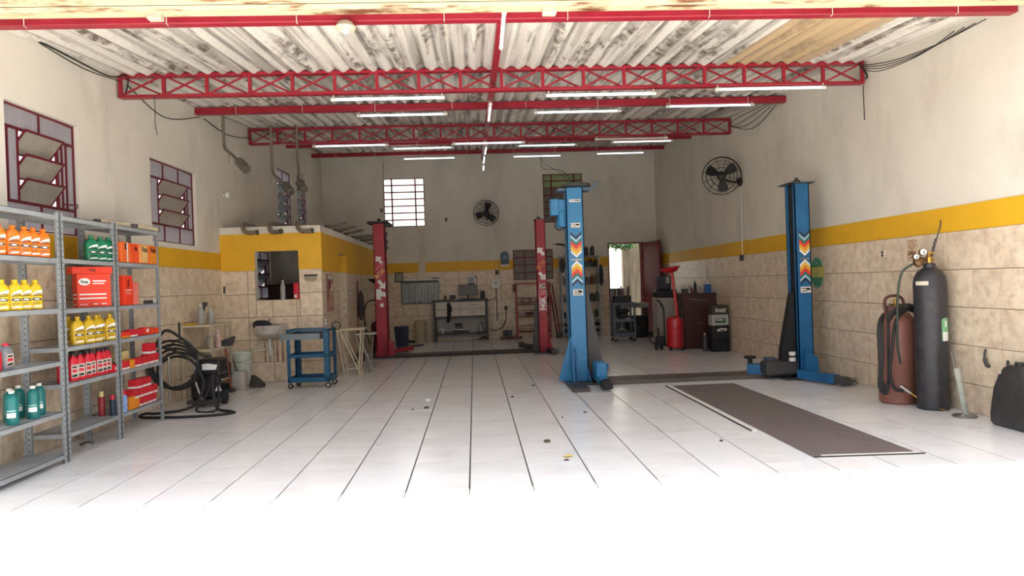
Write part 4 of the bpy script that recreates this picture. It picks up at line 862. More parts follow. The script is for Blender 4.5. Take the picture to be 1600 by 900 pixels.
# --- blue lift (two posts, floor cover, arms)
t = thing('car_lift_post', 'left blue lift post with chevron print, motor box and black top disc', 'lift', (0, 0, 0))
lift_column(t, 1.42, 9.72, .235, .26, 2.70, BLUE, 1)
chevrons(t, 1.425, 9.718, 2.09, 1.33, .15)
sticker(t, 1.425, 9.719, 2.52, .155, .038, 1); sticker(t, 1.425, 9.719, 2.18, .125, .065, 2); sticker(t, 1.43, 9.719, 1.25, .135, .085, 3); MB().box(1.35, 1.50, 9.716, 9.719, 1.69, 1.715).build('maker_plate', STEEL, t, smooth=False)
b = MB()
b.prism([(9.46, .03), (9.72, .03), (9.72, .62)], 1.302, 1.312, 'x'); b.prism([(9.46, .03), (9.72, .03), (9.72, .2)], 1.528, 1.537, 'x'); b.prism([(1.12, .03), (1.305, .03), (1.305, .66)], 9.74, 9.75)
b.build('gusset', BLUE, t, smooth=False)
MB().prism([(1.54, .03), (1.80, .03), (1.72, .45), (1.58, 1.25), (1.54, 1.25)], 9.80, 9.90).build('carriage_cover', DGREY, t, smooth=False)
b = MB(); b.box(1.20, 1.62, 9.40, 10.10, 0, .025, .004); b.box(1.20, 1.42, 8.86, 9.45, 0, .05, .006); b.build('base_plate', mat('dirty dark steel', (78, 74, 72), .5, .4, var=.2), t, smooth=False)
a = MB().bar((1.66, 9.62, .10), (1.63, 8.98, .075), .11, .085).box(1.58, 1.72, 9.30, 9.62,   .06, .31, .01).build('lift_arm', BLUE, t, smooth=False)
MB().box(1.57, 1.70, 8.80, 9.06, .03, .12, .012).cyl((1.635, 8.86, .05), (1.635, 8.86, .15), .045, 14).build('arm_pad', RUBBER, a)
MB().bar((1.66, 9.95, .11), (1.9, 10.6, .09), .11, .09).box(1.84, 1.97, 10.5, 10.72, .05, .15, .01).build('lift_arm', BLUE, t, smooth=False)
MB().lathe([(.17, 0), (.205, .015), (.205, .05), (.17, .06), (.05, .06), (.05, .08), (.02, .085)], 26, (1.47, 9.86, 2.71)).build('top_disc', DGREY, t)
MB().prism([(1.20, 2.66), (1.64, 2.66), (1.74, 2.72), (1.78, 2.79), (1.74, 2.78), (1.66, 2.705), (1.20, 2.70)], 9.74, 9.98).build('top_cover', mat('grey blue sheet', (70, 92, 112), .5, var=.1), t, smooth=False)
mt = MB().lathe([(.065, 0), (.085, .01), (.085, .22), (.065, .24)], 20, (1.26, 9.85, 2.16)).box(1.20, 1.31, 9.78, 9.92, 2.36, 2.55, .01).build('motor', BLUE, t)
MB().box(1.09, 1.21, 9.76, 9.92, 2.33, 2.56, .01).build('switch_box', BLUE, mt, smooth=False)
b = MB()
for k in range(8): b.box(1.17, 1.35, 9.845, 9.855, 2.18+.022*k, 2.186+.022*k)
b.build('cooling_fin', BLUED, mt, smooth=False)
MB().tube(spline([(1.19, 9.8, 2.34), (1.14, 9.75, 2.18), (1.2, 9.74, 2.12), (1.3, 9.74, 2.16)]), .008, 6).build('cable', BLACK, t)
t = thing('car_lift_post', 'right blue lift post with chevron print, standing by the tiled wall', 'lift', (0, 0, 0))
RX, RY = 4.36, 9.15
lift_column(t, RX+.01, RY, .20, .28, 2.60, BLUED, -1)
chevrons(t, RX+.025, RY-.002, 1.98, 1.25, .14); sticker(t, RX+.025, RY-.001, 1.19, .14, .08, 2); MB().box(RX-.04, RX+.09, RY-.004, RY-.001, 1.59, 1.61).build('maker_plate', STEEL, t, smooth=False)
MB().box(RX-.16, RX+.17, RY-.06, RY+.34, 2.60, 2.615).lathe([(.05, 0), (.05, .04), (.025, .04), (.025, .075)], 16, (RX, RY+.12, 2.615)).build('top_plate', DGREY, t, smooth=False)
MB().box(RX-.30, RX+.2, RY-.05, RY+.5, 0, .025, .004).build('base_plate', DGREY, t, smooth=False)
MB().prism([(RX-.10, .06), (RX-.30, .14), (RX-.28, .40), (RX-.13, 1.15), (RX-.10, 1.15)], RY+.08, RY+.2).build('carriage_cover', BLACK, t, smooth=False)
MB().box(RX-.52, RX-.08, RY+.02, RY+.30, .06, .24, .03).build('carriage', DGREY, t, smooth=False)
q = thing('grease_can', 'small white can standing on the carriage of the right blue post', 'can', (RX-.165, RY+.045, .242)); MB().lathe([(.042, 0), (.045, .004), (.045, .12), (.04, .125)], 18).build('body', WHITEP, q); MB().lathe([(.0458, .05), (.0458, .08)], 18).build('label', DGREY, q)
b = MB(); b.prism([(RX-.06, .12), (RX+.13, .12), (RX+.11, .30), (RX-.04, .40)], RY-.10, RY-.02); b.bar((RX-.12, RY-.08, .09), (RX+.09, RY-.62, .075), .12, .11); a = b.build('lift_arm', BLUED, t, smooth=False)
MB().bar((RX+.06, RY-.55, .08), (RX+.13, RY-.78, .07), .10, .09).cyl((RX+.13, RY-.72, .03), (RX+.13, RY-.72, .12), .05, 14).build('arm_pad', DGREY, a)
a = MB().bar((RX-.22, RY+.24, .12), (RX+.06, RY+1.35, .10), .15, .12).bar((RX-.22, RY+.24, .12), (RX-.34, RY+.30, .12), .14, .12).build('lift_arm', BLUED, t, smooth=False)
a = MB().bar((RX-.22, RY+.12, .12), (RX-.62, RY+.42, .12), .14, .14).build('lift_arm', BLUED, t, smooth=False)
MB().cyl((RX-.60, RY+.40, .15), (RX-.60, RY+.40, .27), .03, 12).lathe([(.075, 0), (.08, .01), (.08, .03), (.07, .035)], 18, (RX-.60, RY+.40, .26)).build('arm_pad', RUBBER, a)
b = MB().prism([(9.36, 0), (9.40, .05), (9.86, .05), (9.92, 0)], 1.63, 4.05, 'x'); tag(b.build('floor_channel', mat('worn floor channel steel', (104, 96, 92), .45, .4, var=.15, scale=3, dirt=(62, 56, 54), damt=.5), smooth=False), 'low grey steel channel on the floor joining the two blue lift posts', 'channel')
tag(MB().tube(spline([(1.35, 9.7, .44), (1.34, 9.69, .46), (1.36, 9.69, .47), (1.37, 9.69, .42), (1.36, 9.69, .2), (1.36, 9.68, .05), (1.2, 9.5, .035), (1.25, 9.2, .06)]), .006, 6).build('loose_cable', BLUED), 'thin loose cable at the foot of the left blue lift post', 'cable')
t = thing('scrap_parts', 'pile of rusty scrap parts on the floor at the foot of the right blue post', 'scrap', (4.60, 8.60, 0))
for k in range(9):
    x, y = random.uniform(-.10, .12), random.uniform(-.22, .22)
    if k % 2: MB().cyl((x, y, .03), (x+random.uniform(-.1, .1), y+random.uniform(-.1, .1), .05), .022, 8).build('part', PIPE, t)
    else: MB().lathe([(.05, 0), (.055, .01), (.055, .025), (.02, .03)], 14, (x, y, .002)).build('part', [DGREY, PIPE, STEEL][k % 3], t)
# --- red lift
def arrow(b, cx, cz, s, ang, y, mi=0):
    P = [(0, .5), (.42, .02), (.16, .02), (.16, -.5), (-.16, -.5), (-.16, .02), (-.42, .02)]; c, s_ = math.cos(ang), math.sin(ang)
    poly_on(b, [(cx+s*(u*c-v*s_), cz+s*(u*s_+v*c)) for u, v in P], y, mi)
REDL = mat('red lift enamel', (168, 32, 54), .38, var=.08, scale=5, dirt=(206, 90, 104), damt=.35, dscale=3)
t = thing('car_lift_post', 'left red lift post with black top plate and BOX sticker', 'lift', (0, 0, 0))
QX, QY = -1.89, 14.35
lift_column(t, QX, QY, .235, .26, 2.70, REDL, 1)

for aa in ((QX-.01, 1.97, .20, R(38)), (QX+.03, 1.47, .22, R(218))): b = MB(); arrow(b, *aa, QY-.002, 0); b.build('arrow_print', WHITE, t, smooth=False)
text('BOX', cm('pale orange print', (236, 186, 120)), t, .24, .095, (QX, QY-.0035, 1.70), (PI/2, R(-45), 0))
b = MB(); 
for k in range(2): poly_on(b, [(QX-.10, 1.755+.04*k), (QX+.09, 1.90+.04*k), (QX+.10, 1.89+.04*k), (QX-.09, 1.745+.04*k)], QY-.002)
b.build('stripe_print', mat('pale red print', (226, 120, 120), .5), t, smooth=False)
b = MB(); poly_on(b, [(QX-.09, 1.18), (QX+.0, 1.16), (QX+.01, 1.24), (QX+.10, 1.22), (QX+.10, 1.31), (QX+.02, 1.33), (QX+.01, 1.39), (QX-.09, 1.38)], QY-.002); poly_on(b, [(QX-.02, 1.02), (QX+.05, 1.02), (QX+.05, 1.10), (QX-.02, 1.09)], QY-.002); b.build('torn_sticker', WHITE, t, smooth=False)
MB().box(QX-.22, QX+.20, QY-.06, QY+.36, 2.70, 2.75, .008).box(QX-.12, QX+.26, QY+.02, QY+.22, 2.64, 2.70, .008).lathe([(.03, 0), (.03, .06)], 10, (QX, QY+.1, 2.75)).build('top_plate', BLACK, t, smooth=False)
MB().prism([(QY-.22, .02), (QY, .02), (QY, .42)], QX-.10, QX-.09, 'x').prism([(QY-.22, .02), (QY, .02), (QY, .42)], QX+.09, QX+.10, 'x').build('gusset', REDL, t, smooth=False)
MB().box(QX-.22, QX+.24, QY-.26, QY+.45, 0, .03, .005).build('base_plate', DGREY, t, smooth=False)
b = MB()
for z in (2.46, 2.30, 2.18): b.box(QX+.118, QX+.17, QY+.02, QY+.07, z, z+.07, .006)
b.tube(spline([(QX+.14, QY+.03, 2.5), (QX+.15, QY+.03, 2.3), (QX+.13, QY+.03, 2.1)]), .008, 6); b.build('switch', BLACK, t)
MB().bar((QX+.12, QY+.3, .09), (QX+.5, QY+1.0, .09), .10, .08).build('lift_arm', REDL, t, smooth=False)
MB().prism([(QX+.118, .03), (QX+.24, .03), (QX+.22, .3), (QX+.118, .36)], QY+.05, QY+.15).build('carriage_cover', REDL, t, smooth=False)
t = thing('car_lift_post', 'right red lift post with NGK sticker and white arrows', 'lift', (0, 0, 0))
QX, QY = 1.35, 14.05
lift_column(t, QX, QY, .19, .26, 2.66, REDL, -1)

for aa in ((QX-.01, 2.03, .20, R(40)), (QX+.01, 1.53, .20, R(220))): b = MB(); arrow(b, *aa, QY-.002); b.build('arrow_print', WHITE, t, smooth=False)
text('BOX', cm('dull orange print', (222, 122, 62)), t, .23, .09, (QX, QY-.0035, 1.77), (PI/2, R(-50), 0))
sticker(t, QX, QY-.001, 1.33, .12, .09, 2)
MB().box(QX-.075, QX+.075, QY-.0025, QY-.0005, .85, 1.25).build('sticker_border', WHITE, t, smooth=False); MB().box(QX-.066, QX+.066, QY-.0032, QY-.0005, .859, 1.241).build('sticker_field', cm('sticker red', (190, 36, 58)), t, smooth=False)
text('NGK', WHITE, t, .26, .11, (QX, QY-.0045, .995), (PI/2, R(-90), 0), bold=.055)
b = MB(); poly_on(b, [(QX-.045, 1.15), (QX+.05, 1.17), (QX+.05, 1.185), (QX-.045, 1.165)], QY-.0042); poly_on(b, [(QX-.045, 1.19), (QX+.05, 1.21), (QX+.05, 1.225), (QX-.045, 1.205)], QY-.0042); poly_on(b, [(QX-.005, 1.16), (QX+.01, 1.16), (QX+.01, 1.215), (QX-.005, 1.215)], QY-.0042); b.build('plug_mark', cm('pale pink print', (236, 170, 170)), t, smooth=False)
MB().box(QX-.11, QX+.11, QY-.02, QY+.29, 2.66, 2.675).lathe([(.035, 0), (.035, .03), (.02, .05)], 12, (QX-.02, QY+.1, 2.675)).build('top_plate', DGREY, t, smooth=False)
MB().prism([(QY-.25, .02), (QY, .02), (QY, .40)], QX+.08, QX+.09, 'x').prism([(QX+.095, .02), (QX+.19, .02), (QX+.095, .42)], QY+.01, QY+.02).prism([(QY-.25, .02), (QY, .02), (QY, .40)], QX-.09, QX-.08, 'x').build('gusset', REDL, t, smooth=False)
MB().prism([(QX-.095, .02), (QX-.22, .02), (QX-.20, .34), (QX-.13, 1.02), (QX-.095, 1.02)], QY+.06, QY+.18).build('carriage_cover', DGREY, t, smooth=False)
MB().box(QX-.22, QX+.2, QY-.28, QY+.45, 0, .03, .005).build('base_plate', DGREY, t, smooth=False)
MB().bar((QX-.2, QY+.25, .10), (QX-.42, QY+.9, .10), .10, .08).box(QX-.46, QX-.34, QY+.75, QY+.95, .05, .16, .01).build('lift_arm', DGREY, t, smooth=False)
MB().bar((QX+.1, QY-.05, .06), (QX+.17, QY-.5, .06), .12, .08).build('lift_arm', DGREY, t, smooth=False)
b = MB().prism([(14.12, 0), (14.16, .05), (14.62, .05), (14.67, 0)], -1.64, 1.12, 'x'); tag(b.build('floor_channel', mat('dark floor channel steel', (70, 66, 66), .5, .3, var=.15), smooth=False), 'low dark steel channel on the floor joining the two red lift posts', 'channel')
# --- steel pit cover plate with white strips
t = thing('pit_cover', 'long brown steel pit cover plate on the floor at the right', 'cover', (2.93, 7.15, 0), 0)
for k in range(3):
    y0 = 5.26+1.26*k-7.15; b = MB(); b.prism([(-.40, y0+.004), (.40, y0+.004), (.40, y0+1.256), (-.40, y0+1.256)], .001, .008, 'z'); b.build('plate', MATD, t, smooth=False)
t = thing('metal_strip', 'narrow pale strip with dark edge along the left side of the pit cover', 'strip', (2.47, 7.65, 0)); MB().box(-.02, .03, -1.42, 1.42, .001, .012, .002).build('strip', PAPER, t, smooth=False); MB().box(-.035, -.02, -1.42, 1.42, .001, .010).build('edge', FGROUT, t, smooth=False)
t = thing('metal_strip', 'narrow pale strip with dark edge across the near end of the pit cover', 'strip', (2.93, 5.235, 0), R(-3)); MB().box(-.33, .42, -.01, .025, .001, .010, .002).build('strip', PAPER, t, smooth=False); MB().box(-.40, .45, -.022, -.01, .001, .009).build('edge', FGROUT, t, smooth=False)
# ================================================================ THINGS: right wall
t = thing('gas_cylinder', 'shorter brown gas cylinder draped with hoses', 'cylinder', (4.46, 7.28, 0))
MB().lathe([(.17, 0), (.185, .02), (.185, .46), (.188, .465), (.188, .475), (.185, .48), (.185, .80), (.17, .89), (.12, .955), (.06, .985), (.05, .985)], 32).build('body', BROWNG, t)
MB().lathe([(.032, .98), (.032, 1.04), (.018, 1.05), (.018, 1.10)], 12).box(-.06, .06, -.018, .018, 1.02, 1.05).build('valve', GOLDD if False else GOLD, t)
b = MB(); b.tube(spline([(-.12, -.02, .93), (-.13, -.02, 1.08), (-.08, -.02, 1.13), (.02, -.02, 1.13), (.07, -.02, 1.08), (.07, -.02, 1.0)], 5), .016, 8); b.lathe([(.075, .955), (.08, .96), (.08, 1.03), (.075, 1.03), (.072, .97)], 16, (-.03, 0, 0)); b.build('valve_guard', mat('rusty brown guard', (96, 60, 50), .6, var=.2), t)
t = thing('gas_cylinder', 'tall black gas cylinder with a green label leaning nowhere near the right wall', 'cylinder', (4.57, 6.87, 0)); t['label'] = 'tall black gas cylinder with a green label and brass gauges'
MB().lathe([(.14, 0), (.15, .015), (.15, 1.26), (.142, 1.32), (.115, 1.375), (.075, 1.41), (.055, 1.42), (.055, 1.46), (.04, 1.465)], 32).build('body', BLACKG, t)
b = MB(); n = 8
def arcpatch(b, rad, a0, a1, z0, z1, mi, n=8, zt=None):
    b.m = mi; vs = []
    for row_ in range(2):
        for i in range(n):
            an = R(a0+(a1-a0)*i/(n-1)); zz = z0 if row_ == 0 else (z1 if zt is None else z1-zt*(abs(2*i/(n-1)-1)**2.5))
            vs.append((rad*math.cos(an), rad*math.sin(an), zz))
    b.add(vs, [(i, i+1, n+i+1, n+i) for i in range(n-1)])
arcpatch(b, .1508, -86, -48, .69, .92, 0, zt=.02); arcpatch(b, .1512, -82, -52, .69, .78, 1); arcpatch(b, .1514, -72, -62, .83, .89, 1)
b.build('label', [cm('green label', (120, 178, 130)), WHITE], t)
b = MB(); arcpatch(b, .1505, -178, -128, 1.245, 1.285, 0); b.build('tape', mat('pale tape', (206, 198, 176), .6), t)
MB().lathe([(.024, 1.46), (.028, 1.47), (.028, 1.53), (.018, 1.54), (.018, 1.56)], 12).cyl((-.05, 0, 1.50), (.05, 0, 1.50), .016, 10).lathe([(.04, 1.555), (.044, 1.56), (.044, 1.575), (.04, 1.58)], 14).build('valve', GOLDD if False else GOLD, t)
t = thing('gas_regulator', 'brass gas regulator with round white gauges on the tall black cylinder', 'regulator', (4.60, 6.87, 1.50)); GOLDD = mat('tarnished brass', (112, 84, 56), .45, .6, var=.15)
MB().cyl((-.06, 0, 0), (-.15, -.02, 0), .022, 10).lathe([(.045, -.03), (.05, -.02), (.05, .02), (.02, .04)], 16, (-.15, -.02, -.02), (0, -1, .2)).build('body', GOLDD, t)
for x, z, r_ in ((-.115, .075, .036), (-.19, .03, .028)):
    g = MB().lathe([(r_, -.01), (r_*1.06, 0), (r_*1.06, .02), (r_*.9, .022)], 20, (x, -.03, z), (-.15, -1, .1)).build('gauge', GOLDD, t); MB().lathe([(r_*.88, .0225), (r_*.86, .0235)], 20, (x, -.03, z), (-.15, -1, .1)).build('dial', WHITE, g); MB().box(x-.004, x+.004, -.058, -.0565, z-.02, z+.012).build('needle', INK, g, smooth=False)
hs_ = MB()
hs_.tube(spline([(4.38, 6.84, 1.46), (4.28, 6.86, 1.38), (4.26, 6.9, 1.2), (4.27, 6.95, .9), (4.31, 7.02, .62), (4.36, 7.06, .44)], 6), .012, 8)
tag(hs_.build('gas_hose', mat('dark green hose', (44, 60, 50), .5, var=.1)), 'dark green hose hanging down from the brass regulator', 'hose')
hs_ = MB(); c0 = Vector((4.46, 7.28, 0))
for k in range(5):
    ph = .15*k; hs_.tube(spline([(4.26-.01*k, 7.10-.01*k, .86+.02*k), (4.30, 7.04-.01*k, .96+.012*k), (4.44, 7.04, .99+.014*k), (4.58, 7.08, .93+.01*k), (4.63, 7.10, .78-.03*k), (4.60, 7.08, .62-.05*k)], 5), .015, 7)
hs_.tube(spline([(4.42, 7.06, .98), (4.30, 7.02, .88), (4.24, 7.00, .62), (4.22, 7.02, .36), (4.25, 7.0, .2), (4.33, 6.98, .17)], 6), .017, 8)
for k in range(3): hs_.tube(spline([(4.33+.03*k, 7.06, .99), (4.40, 7.02-.01*k, 1.02+.015*k), (4.55, 7.05, 1.0), (4.645, 7.10, .9), (4.655-.01*k, 7.07, .7), (4.64, 7.06, .55-.05*k)], 5), .012, 7)
for k in range(4): hs_.tube(spline([(4.26, 7.18, .92+.01*k), (4.21-.015*k, 7.12, .80), (4.19-.012*k, 7.08, .55-.02*k), (4.17-.012*k, 7.08, .30-.03*k), (4.205, 7.06, .2-.02*k), (4.23, 7.06, .34), (4.245, 7.08, .6), (4.27, 7.10, .88)], 5), .013, 7)
hs_.tube(spline([(4.60, 7.06, .9), (4.64, 7.06, .7), (4.63, 7.04, .48), (4.58, 7.02, .34), (4.50, 7.02, .24)], 6), .010, 7)
tag(hs_.build('hose_bundle', RUBBER), 'bundle of black hoses draped over the brown gas cylinder', 'hose')
t = thing('welding_torch', 'metal cutting torch hanging in front of the brown gas cylinder', 'torch', (0, 0, 0)); MB().cyl((4.29, 6.97, .23), (4.38, 6.94, .155), .016, 10).build('grip', CHROME, t); MB().tube(spline([(4.38, 6.94, .155), (4.44, 6.9, .10), (4.50, 6.85, .035), (4.56, 6.68, .02)]), .008, 7).build('lance', GOLD, t)
tag(MB().tube(spline([(4.60, 6.90, 1.50), (4.66, 6.93, 1.60), (4.72, 6.95, 1.74), (4.755, 6.95, 1.86), (4.76, 6.96, 1.90)]), .006, 6).tube([(4.62+.009*k+.006*(k % 2), 6.915+.003*k, 1.52+.024*k) for k in range(9)], .012, 6).build('safety_chain', DGREY), 'thin chain from the black cylinder up to a hook in the yellow band', 'chain')
t = thing('floor_stand', 'dirty pale tube on a round steel floor plate near the black cylinder', 'stand', (4.575, 6.42, 0))
MB().lathe([(.10, 0), (.105, .006), (.105, .016), (.095, .02)], 26).build('base', STEEL, t); MB().cyl((.01, 0, .018), (-.055, .02, .46), .028, 14).build('tube', mat('dirty pale tube', (168, 170, 158), .5, var=.2, scale=12), t)
MB().tube(spline([(-.07, .02, .45), (-.085, .03, .56), (-.10, .03, .61), (-.08, .03, .60), (-.05, .02, .45)]), .004, 6).build('wire_loop', STEEL, t); MB().cyl((-.06, -.05, .018), (-.06, -.05, .03), .016, 10).build('bolt', CHROME, t)
# bulky black drum at the right frame edge
t = thing('black_drum', 'bulky black plastic tank with sloping shoulders at the right frame edge', 'tank', (4.662, 5.84, 0))
rg = [(.17, .50, 0, .06), (.205, .56, .03, .08), (.21, .57, .10, .09), (.205, .54, .20, .09), (.195, .48, .34, .085), (.175, .38, .45, .08), (.14, .27, .52, .06), (.10, .18, .545, .045)]
b = MB(); b.loft([rrect(w_, d_, z, r_, 6) for i, (w_, d_, z, r_) in enumerate(rg)]); b.build('shell', mat('scuffed black plastic', (52, 50, 51), .5, var=.2, scale=5, dirt=(120, 100, 92), damt=.5, dscale=5, dlo=.56), t)
MB().lathe([(.035, .54), (.035, .57), (.03, .575)], 14).build('cap', BLACK, t); MB().cyl((-.075, .12, .47), (-.085, .125, .475), .008, 8).build('rivet', WHITEP, t)
# wall bits
def plate(name, label, cat, x, y, z, wy, h, m, dpt=.02):
    t = thing(name, label, cat, (XR-.0085, y, z)); MB().box(-dpt, 0, -wy/2, wy/2, -h/2, h/2, .003).build('plate', m, t, smooth=False); return t
t = plate('light_switch', 'small dark switch plate high on the tiles of the right wall', 'switch', 0, 7.98, 1.60, .055, .09, mat('aged white plastic', (206, 196, 176), .5)); MB().box(-.026, -.018, -.014, .014, .005, .03).build('rocker', BLACK, t, smooth=False); MB().box(-.026, -.018, -.014, .014, -.03, -.005).build('rocker', BLACK, t, smooth=False)
t = plate('smile_notice', 'paper notice with a round smiling face on the right wall', 'notice', 0, 7.45, 1.615, .155, .225, mat('beige notice paper', (222, 196, 160), .7), .003)
INKB = mat('brown print', (92, 40, 34), .6)
MB().tube([(-.0035, .042*math.cos(k*PI/12), .052+.042*math.sin(k*PI/12)) for k in range(24)], .004, 5, True).tube([(-.0035, .022*math.cos(R(200+k*20)), .055+.022*math.sin(R(200+k*20))) for k in range(8)], .0028, 5).cyl((-.003, -.012, .06), (-.005, -.012, .06), .005, 8).cyl((-.003, .012, .06), (-.005, .012, .06), .005, 8).build('face', INKB, t)
text('SORRIA', INKB, t, .13, .05, (-.0045, 0, -.03), (PI/2, 0, -PI/2))
MB().box(-.004, -.003, -.05, .05, -.075, -.068).box(-.004, -.003, -.06, .06, -.09, -.084).box(-.0042, -.003, -.076, .076, -.111, -.106).box(-.0042, -.003, -.076, -.072, -.11, .11).box(-.0042, -.003, .072, .076, -.11, .11).box(-.0042, -.003, -.076, .076, .106, .111).build('print', INKB, t, smooth=False)
t = thing('oval_sign', 'oval green sign with a yellow middle band on the right wall tiles', 'sign', (XR-.009, 9.60, 1.41))
OV = cm('faded sign green', (112, 176, 140))
MB().prism([(.19*math.cos(k*PI/20), .215*math.sin(k*PI/20)) for k in range(40)], -.006, 0, 'x').build('board', OV, t, smooth=False)
MB().prism([(.17*math.cos(k*PI/20), .19*math.sin(k*PI/20)) for k in range(40)], -.0068, -.006, 'x').build('rim_print', cm('sign green', (70, 150, 112)), t, smooth=False)
MB().prism([(-.205, -.07), (.205, -.055), (.205, .07), (-.205, .085)], -.012, -.007, 'x').build('band', cm('faded sign yellow', (216, 204, 110)), t, smooth=False)
MB().prism([(-.07, .11), (.07, .11), (.05, .15), (0, .17), (-.05, .15)], -.008, -.0069, 'x').build('emblem', OV, t, smooth=False); MB().box(-.0128, -.012, -.07, .06, -.028, -.018).box(-.0128, -.012, -.05, .03, -.012, -.006).build('print', cm('pale green print', (120, 160, 100)), t, smooth=False)
t = thing('wall_hook', 'bent rusty hook stuck in a broken spot of the right wall tiles', 'hook', (XR-.009, 6.34, .55)); MB().tube(spline([(0, 0, -.07), (-.03, .0, -.06), (-.04, .01, .0), (-.03, .02, .05), (-.01, .03, .09)]), [.006]+[.017]*12+[.01]*10+[.004]*2, 7).build('hook', DGREY, t)
t = thing('wall_hook', 'small rusty stub in the right wall tiles beside the bent hook', 'hook', (XR-.009, 6.08, .52)); MB().tube([(0, .03, .03), (-.025, .0, .0), (-.03, -.02, -.01)], .014, 7).build('stub', DGREY, t)
t = thing('wall_duct', 'short white vertical cable duct on the right wall above the dark cabinet', 'duct', (XR-.009, 14.36, 1.53)); MB().box(-.03, 0, -.05, .05, -.17, .17, .004).build('duct', WHITEP, t, smooth=False)
b = MB(); b.tube([(XR-.012, 12.28, 3.0), (XR-.012, 12.30, 2.3), (XR-.012, 12.31, 1.76)], .008, 6); b.tube(spline([(XR-.012, 12.26, 2.3), (XR-.02, 12.2, 2.28), (XR-.012, 12.24, 2.2), (XR-.02, 12.2, 2.12)]), .005, 5)
tag(b.build('fan_cable', WHITEP), 'white cable running down the right wall from the fan to its switch', 'cable')
t = plate('fan_switch', 'dark fan switch box at the top of the tiles on the right wall', 'switch', 0, 12.32, 1.72, .12, .11, DGREY, .035); MB().box(-.042, -.034, -.02, .02, -.015, .03).build('knob', BLACK, t, smooth=False)
# --- wall fans
def wall_fan(label, hub, direction, base, normal, rad, spin=0):
    t = thing('wall_fan', label, 'fan', hub); d = Vector(direction).normalized(); H0 = Vector(hub)
    Q = Vector((0, 0, 1)).rotation_difference(d); T = Q.to_matrix().to_4x4()
    def B(): q = MB(); q.T = T; return q
    B().lathe([(.02, -.17), (.07, -.16), (.08, -.12), (.08, -.05), (.05, -.03), (.02, -.03)], 20).build('motor', BLACK, t)
    B().lathe([(.05, -.02), (.055, 0), (.05, .03), (.02, .045)], 18).build('hub', BLACK, t)
    for k in range(3):
        an = spin+k*2*PI/3; b = B(); rows = []
        for s, wd in ((.05, .05), (.12, .12), (.19, .17), (.25, .17), (.285, .10)):
            s *= rad/.33; rows.append([(s*math.cos(an)-o*wd*math.sin(an), s*math.sin(an)+o*wd*math.cos(an), .045*o+.01) for o in (-.55, -.2, .2, .45)])
        for zz in (0, .006): b.add([(x, y, z+zz) for rw in rows for x, y, z in rw], [(i*4+j, i*4+j+1, (i+1)*4+j+1, (i+1)*4+j) for i in range(4) for j in range(3)])
        b.build('blade', BLACK, t)
    b = B()
    for rr_, z in ((rad, 0), (rad*.99, -.05), (rad*.8, .075), (rad*.6, .095), (rad*.4, .105), (rad*.22, .11), (rad*.8, -.1), (rad*.5, -.12)): b.tube([(rr_*math.cos(q*PI/20), rr_*math.sin(q*PI/20), z) for q in range(40)], .0045 if rr_ < rad*.95 else .007, 5, True)
    for k in range(12):
        an = k*PI/6; c, s = math.cos(an), math.sin(an); b.tube([(rad*.2*c, rad*.2*s, .11), (rad*.6*c, rad*.6*s, .095), (rad*.85*c, rad*.85*s, .06), (rad*c, rad*s, 0), (rad*.98*c, rad*.98*s, -.05), (rad*.75*c, rad*.75*s, -.105), (.08*c, .08*s, -.13)], .003, 4)
    b.build('guard', BLACK, t)
    bp = Vector(base)-H0; nn = Vector(normal); MB().lathe([(.085, 0), (.085, .02), (.06, .05), (.03, .06)], 18, bp, nn).build('wall_mount', BLACK, t)
    MB().tube(spline([bp+nn*.05, bp+nn*.14+Vector((0, 0, .0)), d*-.18+Vector((0, 0, -.03)), d*-.12], 5), .02, 8).build('arm', BLACK, t)
wall_fan('black wall fan with wire guard high on the right wall', (4.40, 12.20, 3.17), (-.28, -1, -.02), (XR-.005, 12.30, 3.07), (-1, 0, 0), .33, .35)
wall_fan('black wall fan with wire guard on the back wall', (.36, 17.88, 3.21), (.02, -1, -.05), (.42, YB-.005, 3.15), (0, -1, 0), .32, 1.4)
# --- cables along the tops of the side walls and hanging wires
t = thing('roof_cables', 'black cables sagging along the top of the left wall', 'cables', (0, 0, 0))
for pts, rr_ in (([(-3.97, 6.4, 3.80), (-3.9, 7.2, 3.78), (-3.88, 7.9, 3.80), (-3.85, 8.25, 3.90), (-3.9, 8.3, 3.72)], .009), ([(-3.96, 6.5, 3.80), (-3.9, 7.4, 3.74), (-3.9, 8.2, 3.83)], .006), ([(-3.9, 8.35, 3.83), (-3.85, 9.2, 3.66), (-3.86, 10.4, 3.95)], .007), ([(-3.84, 10.5, 3.95), (-3.8, 11.4, 3.9), (-3.8, 12.6, 4.1)], .008)):
    MB().tube(spline(pts), rr_, 6).build('cable', BLACK, t)
t = thing('roof_cables', 'black cables sagging along the top of the right wall', 'cables', (0, 0, 0))
for k in range(4): MB().tube(spline([(XR-.05-.03*k, 6.2+.1*k, 3.66), (XR-.06-.05*k, 6.9, 3.66-.03*k), (XR-.1-.04*k, 7.6, 3.72-.035*k), (XR-.1, 8.2, 3.86-.01*k)]), .005, 5).build('cable', BLACK, t)
for k in range(4): MB().tube(spline([(XR-.1-.05*k, 10.5, 4.0), (XR-.12-.1*k, 11.4, 3.82+.05*k), (XR-.08, 12.5, 4.1)]), .006, 5).build('cable', BLACK, t)
tag(MB().tube(spline([(XR-.07, 8.2, 3.62), (XR-.1, 8.15, 3.5), (XR-.08, 8.18, 3.36), (XR-.09, 8.16, 3.2)]), .006, 5).tube(spline([(XR-.1, 8.22, 3.9), (XR-.02, 8.2, 3.74), (XR-.04, 8.2, 3.7)]), .01, 5).build('loose_wire', BLACK), 'loose dark wire ends hanging at the right end of the front truss', 'wire')
